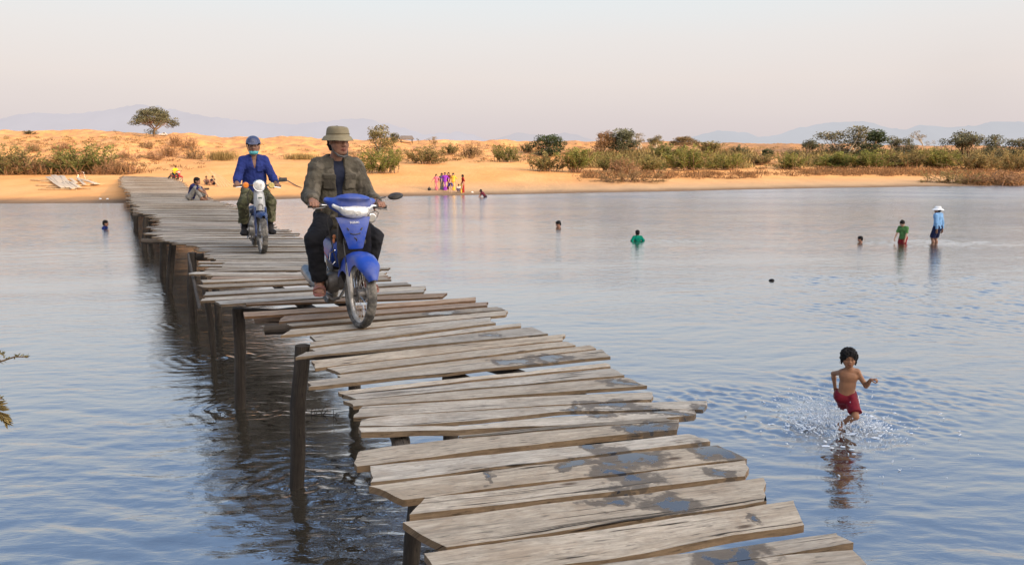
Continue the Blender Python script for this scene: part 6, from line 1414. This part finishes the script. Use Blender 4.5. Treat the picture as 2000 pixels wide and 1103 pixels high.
for i, (x0, y0, x1, y1) in enumerate(((92, 352, 110, 362), (97, 352, 116, 364), (103, 350, 122, 366), (108, 350, 126, 362), (114, 350, 134, 365), (119, 350, 138, 363), (123, 351, 131, 361), (108, 366, 124, 371), (116, 365, 134, 371), (124, 364, 143, 372), (132, 363, 148, 371), (139, 364, 156, 371), (152, 354, 166, 364), (138, 356, 150, 361), (160, 358, 188, 364), (168, 361, 192, 363))):
    a, c = gnd(x0, y0), gnd(x1, y1); a = a + V((0, 0, .28 + .02 * (i % 4))); c = c + V((0, 0, .12 + .02 * (i % 3))); d = c - a; dn, u, w_ = frame_of(d); b = MB(); M = Matrix((dn, u, w_)).transposed()
    b.box((0, 0, 0), (d.length, .26 + r.uniform(-.05, .06), .035), None, .006); MM = M.to_4x4(); MM.translation = (a + c) / 2; b.v = [MM @ v for v in b.v]
    tag(b.build('loose_board', M_BRD), 'short weathered board heaped askew on the pile on the left beach', 'board', 'boards heaped on the left beach')
g = gnd(160, 350); q_ = 24 * mpp(g.y) / 1.75; by = empty('bicycle', g, R(-8), 'old rusty pink bicycle standing behind the board pile', 'bicycle'); by.scale = (q_,) * 3; M_RST = simple('faded_pink_frame', (.34, .14, .11), .6, var=.3)
for x in (-.52, .52):
    w_ = empty('wheel', (0, 0, 0)); w_.parent = by; b = MB(); b.lathe([(.315, -.018), (.33, -.012), (.335, 0), (.33, .012), (.315, .018), (.31, 0), (.315, -.018)], (x, 0, .335), (0, 1, 0), 40); b.build('tyre', M_RUB, w_); b = MB()
    for i in range(18): a = i / 18 * 6.283; b.tube([(x, 0, .335), (x + .315 * math.cos(a), 0, .335 + .315 * math.sin(a))], .003, 4, False)
    b.build('spokes', M_CHR, w_)
b = MB(); b.tube([(-.52, 0, .335), (-.08, 0, .30), (.40, 0, .72), (.52, 0, .335)], .018, 7); b.tube([(-.08, 0, .30), (-.20, 0, .85)], .018, 7); b.tube([(-.17, 0, .72), (.38, 0, .80)], .018, 7); b.tube([(-.52, 0, .335), (-.17, 0, .72)], .012, 6); b.build('frame', M_RST, by)
b = MB(); b.tube([(.40, 0, .72), (.36, 0, .98)], .014, 7); b.tube([(.22, -.27, 1.0), (.36, -.20, 1.0), (.36, .20, 1.0), (.22, .27, 1.0)], .013, 7); b.build('handlebar', M_CHR, by)
b = MB(); b.ball((-.22, 0, .88), (.13, .07, .035), 12, 6); b.build('saddle', M_SEAT, by)

# thatched shelter and a small vehicle on the skyline
g = gnd(794, 279); q_ = 28 * mpp(g.y) / 3.0; hu = empty('shelter', g, R(12), 'small thatched open shelter on the crest beyond the hat wearing rider', 'shelter'); hu.scale = (q_ * 1.0,) * 3
M_TH = simple('grey_thatch', (.15, .12, .10), .95, var=.4, scale=4, bump=.8, bscale=18, stretch=(3, 1, 1)); b = MB(); rf = []
for x in np.linspace(-1.5, 1.5, 15):
    j = .05 * noise.noise(V((x * 3, 0, 1))); e = .75 + .06 * noise.noise(V((x * 5, 2, 1))); xx = x * 1.0
    rf.append([V((xx, -1.25, e + j)), V((xx * .80, -.05, 1.45 + j)), V((xx * .80, .05, 1.45 + j)), V((xx, 1.25, e - j)), V((xx, 1.2, e - .1 - j)), V((xx * .8, 0, 1.33)), V((xx, -1.2, e - .1 + j))])
b.loft(rf); b.build('roof', M_TH, hu)
for x in (-1.15, 1.15):
    for y in (-.9, .9): b = MB(); b.tube([(x, y, -.3), (x + .02, y, .98)], [.06, .045], 8); b.build('post', BARK['b'], hu)
b = MB(); b.box((.1, 0, .28), (1.9, 1.4, .06), None, .01); b.build('platform', M_PLE, hu)
g = gnd(319, 266); q_ = 15 * mpp(g.y) / 4.2; ve = empty('parked_truck', g, R(10), 'small pale truck parked under the right edge of the flat-topped tree', 'truck'); ve.scale = (q_,) * 3
b = MB(); b.loft([[V((x, y, z)) for x, z in ((-2.1, .45), (-2.1, 1.05), (-.3, 1.05), (-.1, 1.75), (1.0, 1.78), (1.45, 1.1), (2.1, 1.0), (2.15, .5))] for y in (-.8, .8)]); b.build('body', simple('dusty_pale_paint', (.50, .46, .42), .5), ve, True, 30)
b = MB(); b.prism([(-.02, 1.18), (.05, 1.66), (.95, 1.68), (1.28, 1.18)], .815, (0, 0, 0), (1, 0, 0), (0, 0, 1)); b.build('window', simple('dark_glass', (.03, .035, .04), .1, bump=0), ve)
for x in (-1.3, 1.35):
    for y in (-.75, .75): b = MB(); b.lathe([(.05, -.1), (.2, -.11), (.33, -.1), (.36, -.05), (.36, .05), (.33, .1), (.2, .11), (.05, .1)], (x, y, .36), (0, 1, 0), 24, True); b.build('wheel', M_RUB, ve)
# small things on the shore
g = gnd(838.5, 372); q_ = 7 * mpp(g.y); b = MB(); b.ball(g + V((0, 0, .09)), (q_ * .5, q_ * .35, .11), 12, 8); b.tube([g + V((-q_ * .3, 0, .14)), g + V((0, 0, .28)), g + V((q_ * .3, 0, .14))], .015, 6); tag(b.build('bag', simple('black_cloth_bag', (.02, .018, .018), .8)), 'dark cloth bag on the sand left of the woman in pink', 'bag')
for px, py, lb in ((196, 389.5, 'white scrap of litter at the waterline, left one in the bridge shade'), (210, 390, 'white scrap of litter at the waterline, right one in the bridge shade'), (922.5, 376.5, 'white scrap of litter on the wet sand right of the dark red tunic')):
    g = gnd(px, py); b = MB(); r = random.Random(px); b.loft([[g + V(((.08 + r.uniform(-.02, .02)) * math.cos(a) * k, .06 * math.sin(a) * k, h * .6 + r.uniform(0, .02))) for a in [i / 9 * 6.283 for i in range(9)]] for k, h in ((1, 0), (.9, .05), (.5, .09))]); tag(b.build('litter', M_WHT), lb, 'litter')

# twig drifting against the posts
p = at(632, 812, 0); b = MB(); r = random.Random(8)
for i in range(7):
    a = p + V((r.uniform(-.15, .12), r.uniform(-.08, .08), 0)); b.tube([a, a + V((r.uniform(-.02, .06), 0, r.uniform(.03, .08))), a + V((r.uniform(.03, .12), 0, r.uniform(.01, .10)))], [.005, .004, .002], 5)
b.tube([p + V((-.2, 0, .005)), p + V((0, .02, .02)), p + V((.16, 0, .01))], .006, 5); tag(b.build('drift_twig', simple('wet_twig', (.03, .025, .02), .5)), 'dark curly twig drifting in the water beside the nearest tall post', 'twig')
# plant of the near shore leaning into the frame
Y0 = 2.3; pl = empty('riverside_plant', (-2.05, Y0, 0), 0, 'leafy weed with small leaves reaching in at the left frame edge', 'plant'); lf = Leafs(77); lb = Leafs(78)
def W(px, py, dy=0): return at_y(px, py, Y0 + dy)
segs = []
base = V((-2.05, Y0, -.1))
for pts in ([(-140, 900), (-60, 760), (0, 706), (30, 696), (55, 697)], [(-140, 900), (-70, 740), (-25, 690), (2, 690), (8, 694)], [(-140, 900), (-90, 800), (-30, 775), (4, 778)], [(-140, 900), (-80, 700), (-40, 640), (-12, 600)]):
    P = [base] + [W(*p) for p in pts]; segs.append(([p - V((-2.05, Y0, 0)) for p in P], [.006, .005, .004, .003, .0025, .0015][:len(P)]))
    for a, c in zip(P[2:-1], P[3:]):
        for t in np.linspace(0, 1, 7): 
            q_ = a.lerp(c, t) - V((-2.05, Y0, 0)); m = 2; lf.add(np.tile(np.array(q_[:]), (m, 1)), lf.r.normal(size=(m, 3)) + np.array([.4, 0, .5]), lf.r.uniform(.008, .018, m), np.full(m, .0026), lf.r.uniform(.6, 1.2, m))
me = twigs('stem', segs, 6); obj('stem', me, BARK['b'], pl); obj('foliage', lf.mesh('foliage'), LM['olive'], pl)
for k in range(26):
    t = k / 25; a = W(-20 + 32 * t, 782 + 40 * t) - V((-2.05, Y0, 0)); n = 2
    lb.add(np.tile(np.array(a[:]), (n, 1)), np.array([[.35, 0, -1], [.9, .1, .25 - t]]) + lb.r.normal(size=(n, 3)) * .12, np.full(n, .045 * (1 - .4 * t)), np.full(n, .0045), lb.r.uniform(.7, 1.2, n))
obj('dry_leaf', lb.mesh('dry_leaf'), LM['straw'], pl)
# ------------------------------------------------------------------ the river surface: finer where the photo looks closely
rx_ = np.concatenate([[-12, -6, -3, -1.6, -1.0], np.arange(-.80, .80, .0019), [1.0, 1.6, 3, 6, 12]]).astype(np.float64)
ry_ = np.concatenate([[-8, 0, 1.5, 2.4], 3.0 * np.exp(np.arange(0, math.log(78 / 3.0), .0031)), [90, 120, 260]])
X = rx_[None, :] * np.maximum(ry_, 4.0)[:, None]; Yw = np.repeat(ry_[:, None], len(rx_), 1); res = np.maximum(.0031, .0019) * np.maximum(Yw, 3)
Z = water_height(X, Yw, res); Z[:3] = 0; Z[-4:] = 0; Z[:, :6] = 0; Z[:, -6:] = 0
n = len(rx_); ii, jj = np.meshgrid(np.arange(len(ry_) - 1), np.arange(n - 1), indexing='ij'); k0 = (ii * n + jj).ravel()
tag(obj('river', mesh_from('river', np.stack([X, Yw, Z], -1).reshape(-1, 3), np.stack([k0, k0 + 1, k0 + n + 1, k0 + n], 1)), water_material()), 'calm blue grey river', kind='structure')
print('script seconds', round(time.time() - T0, 1))
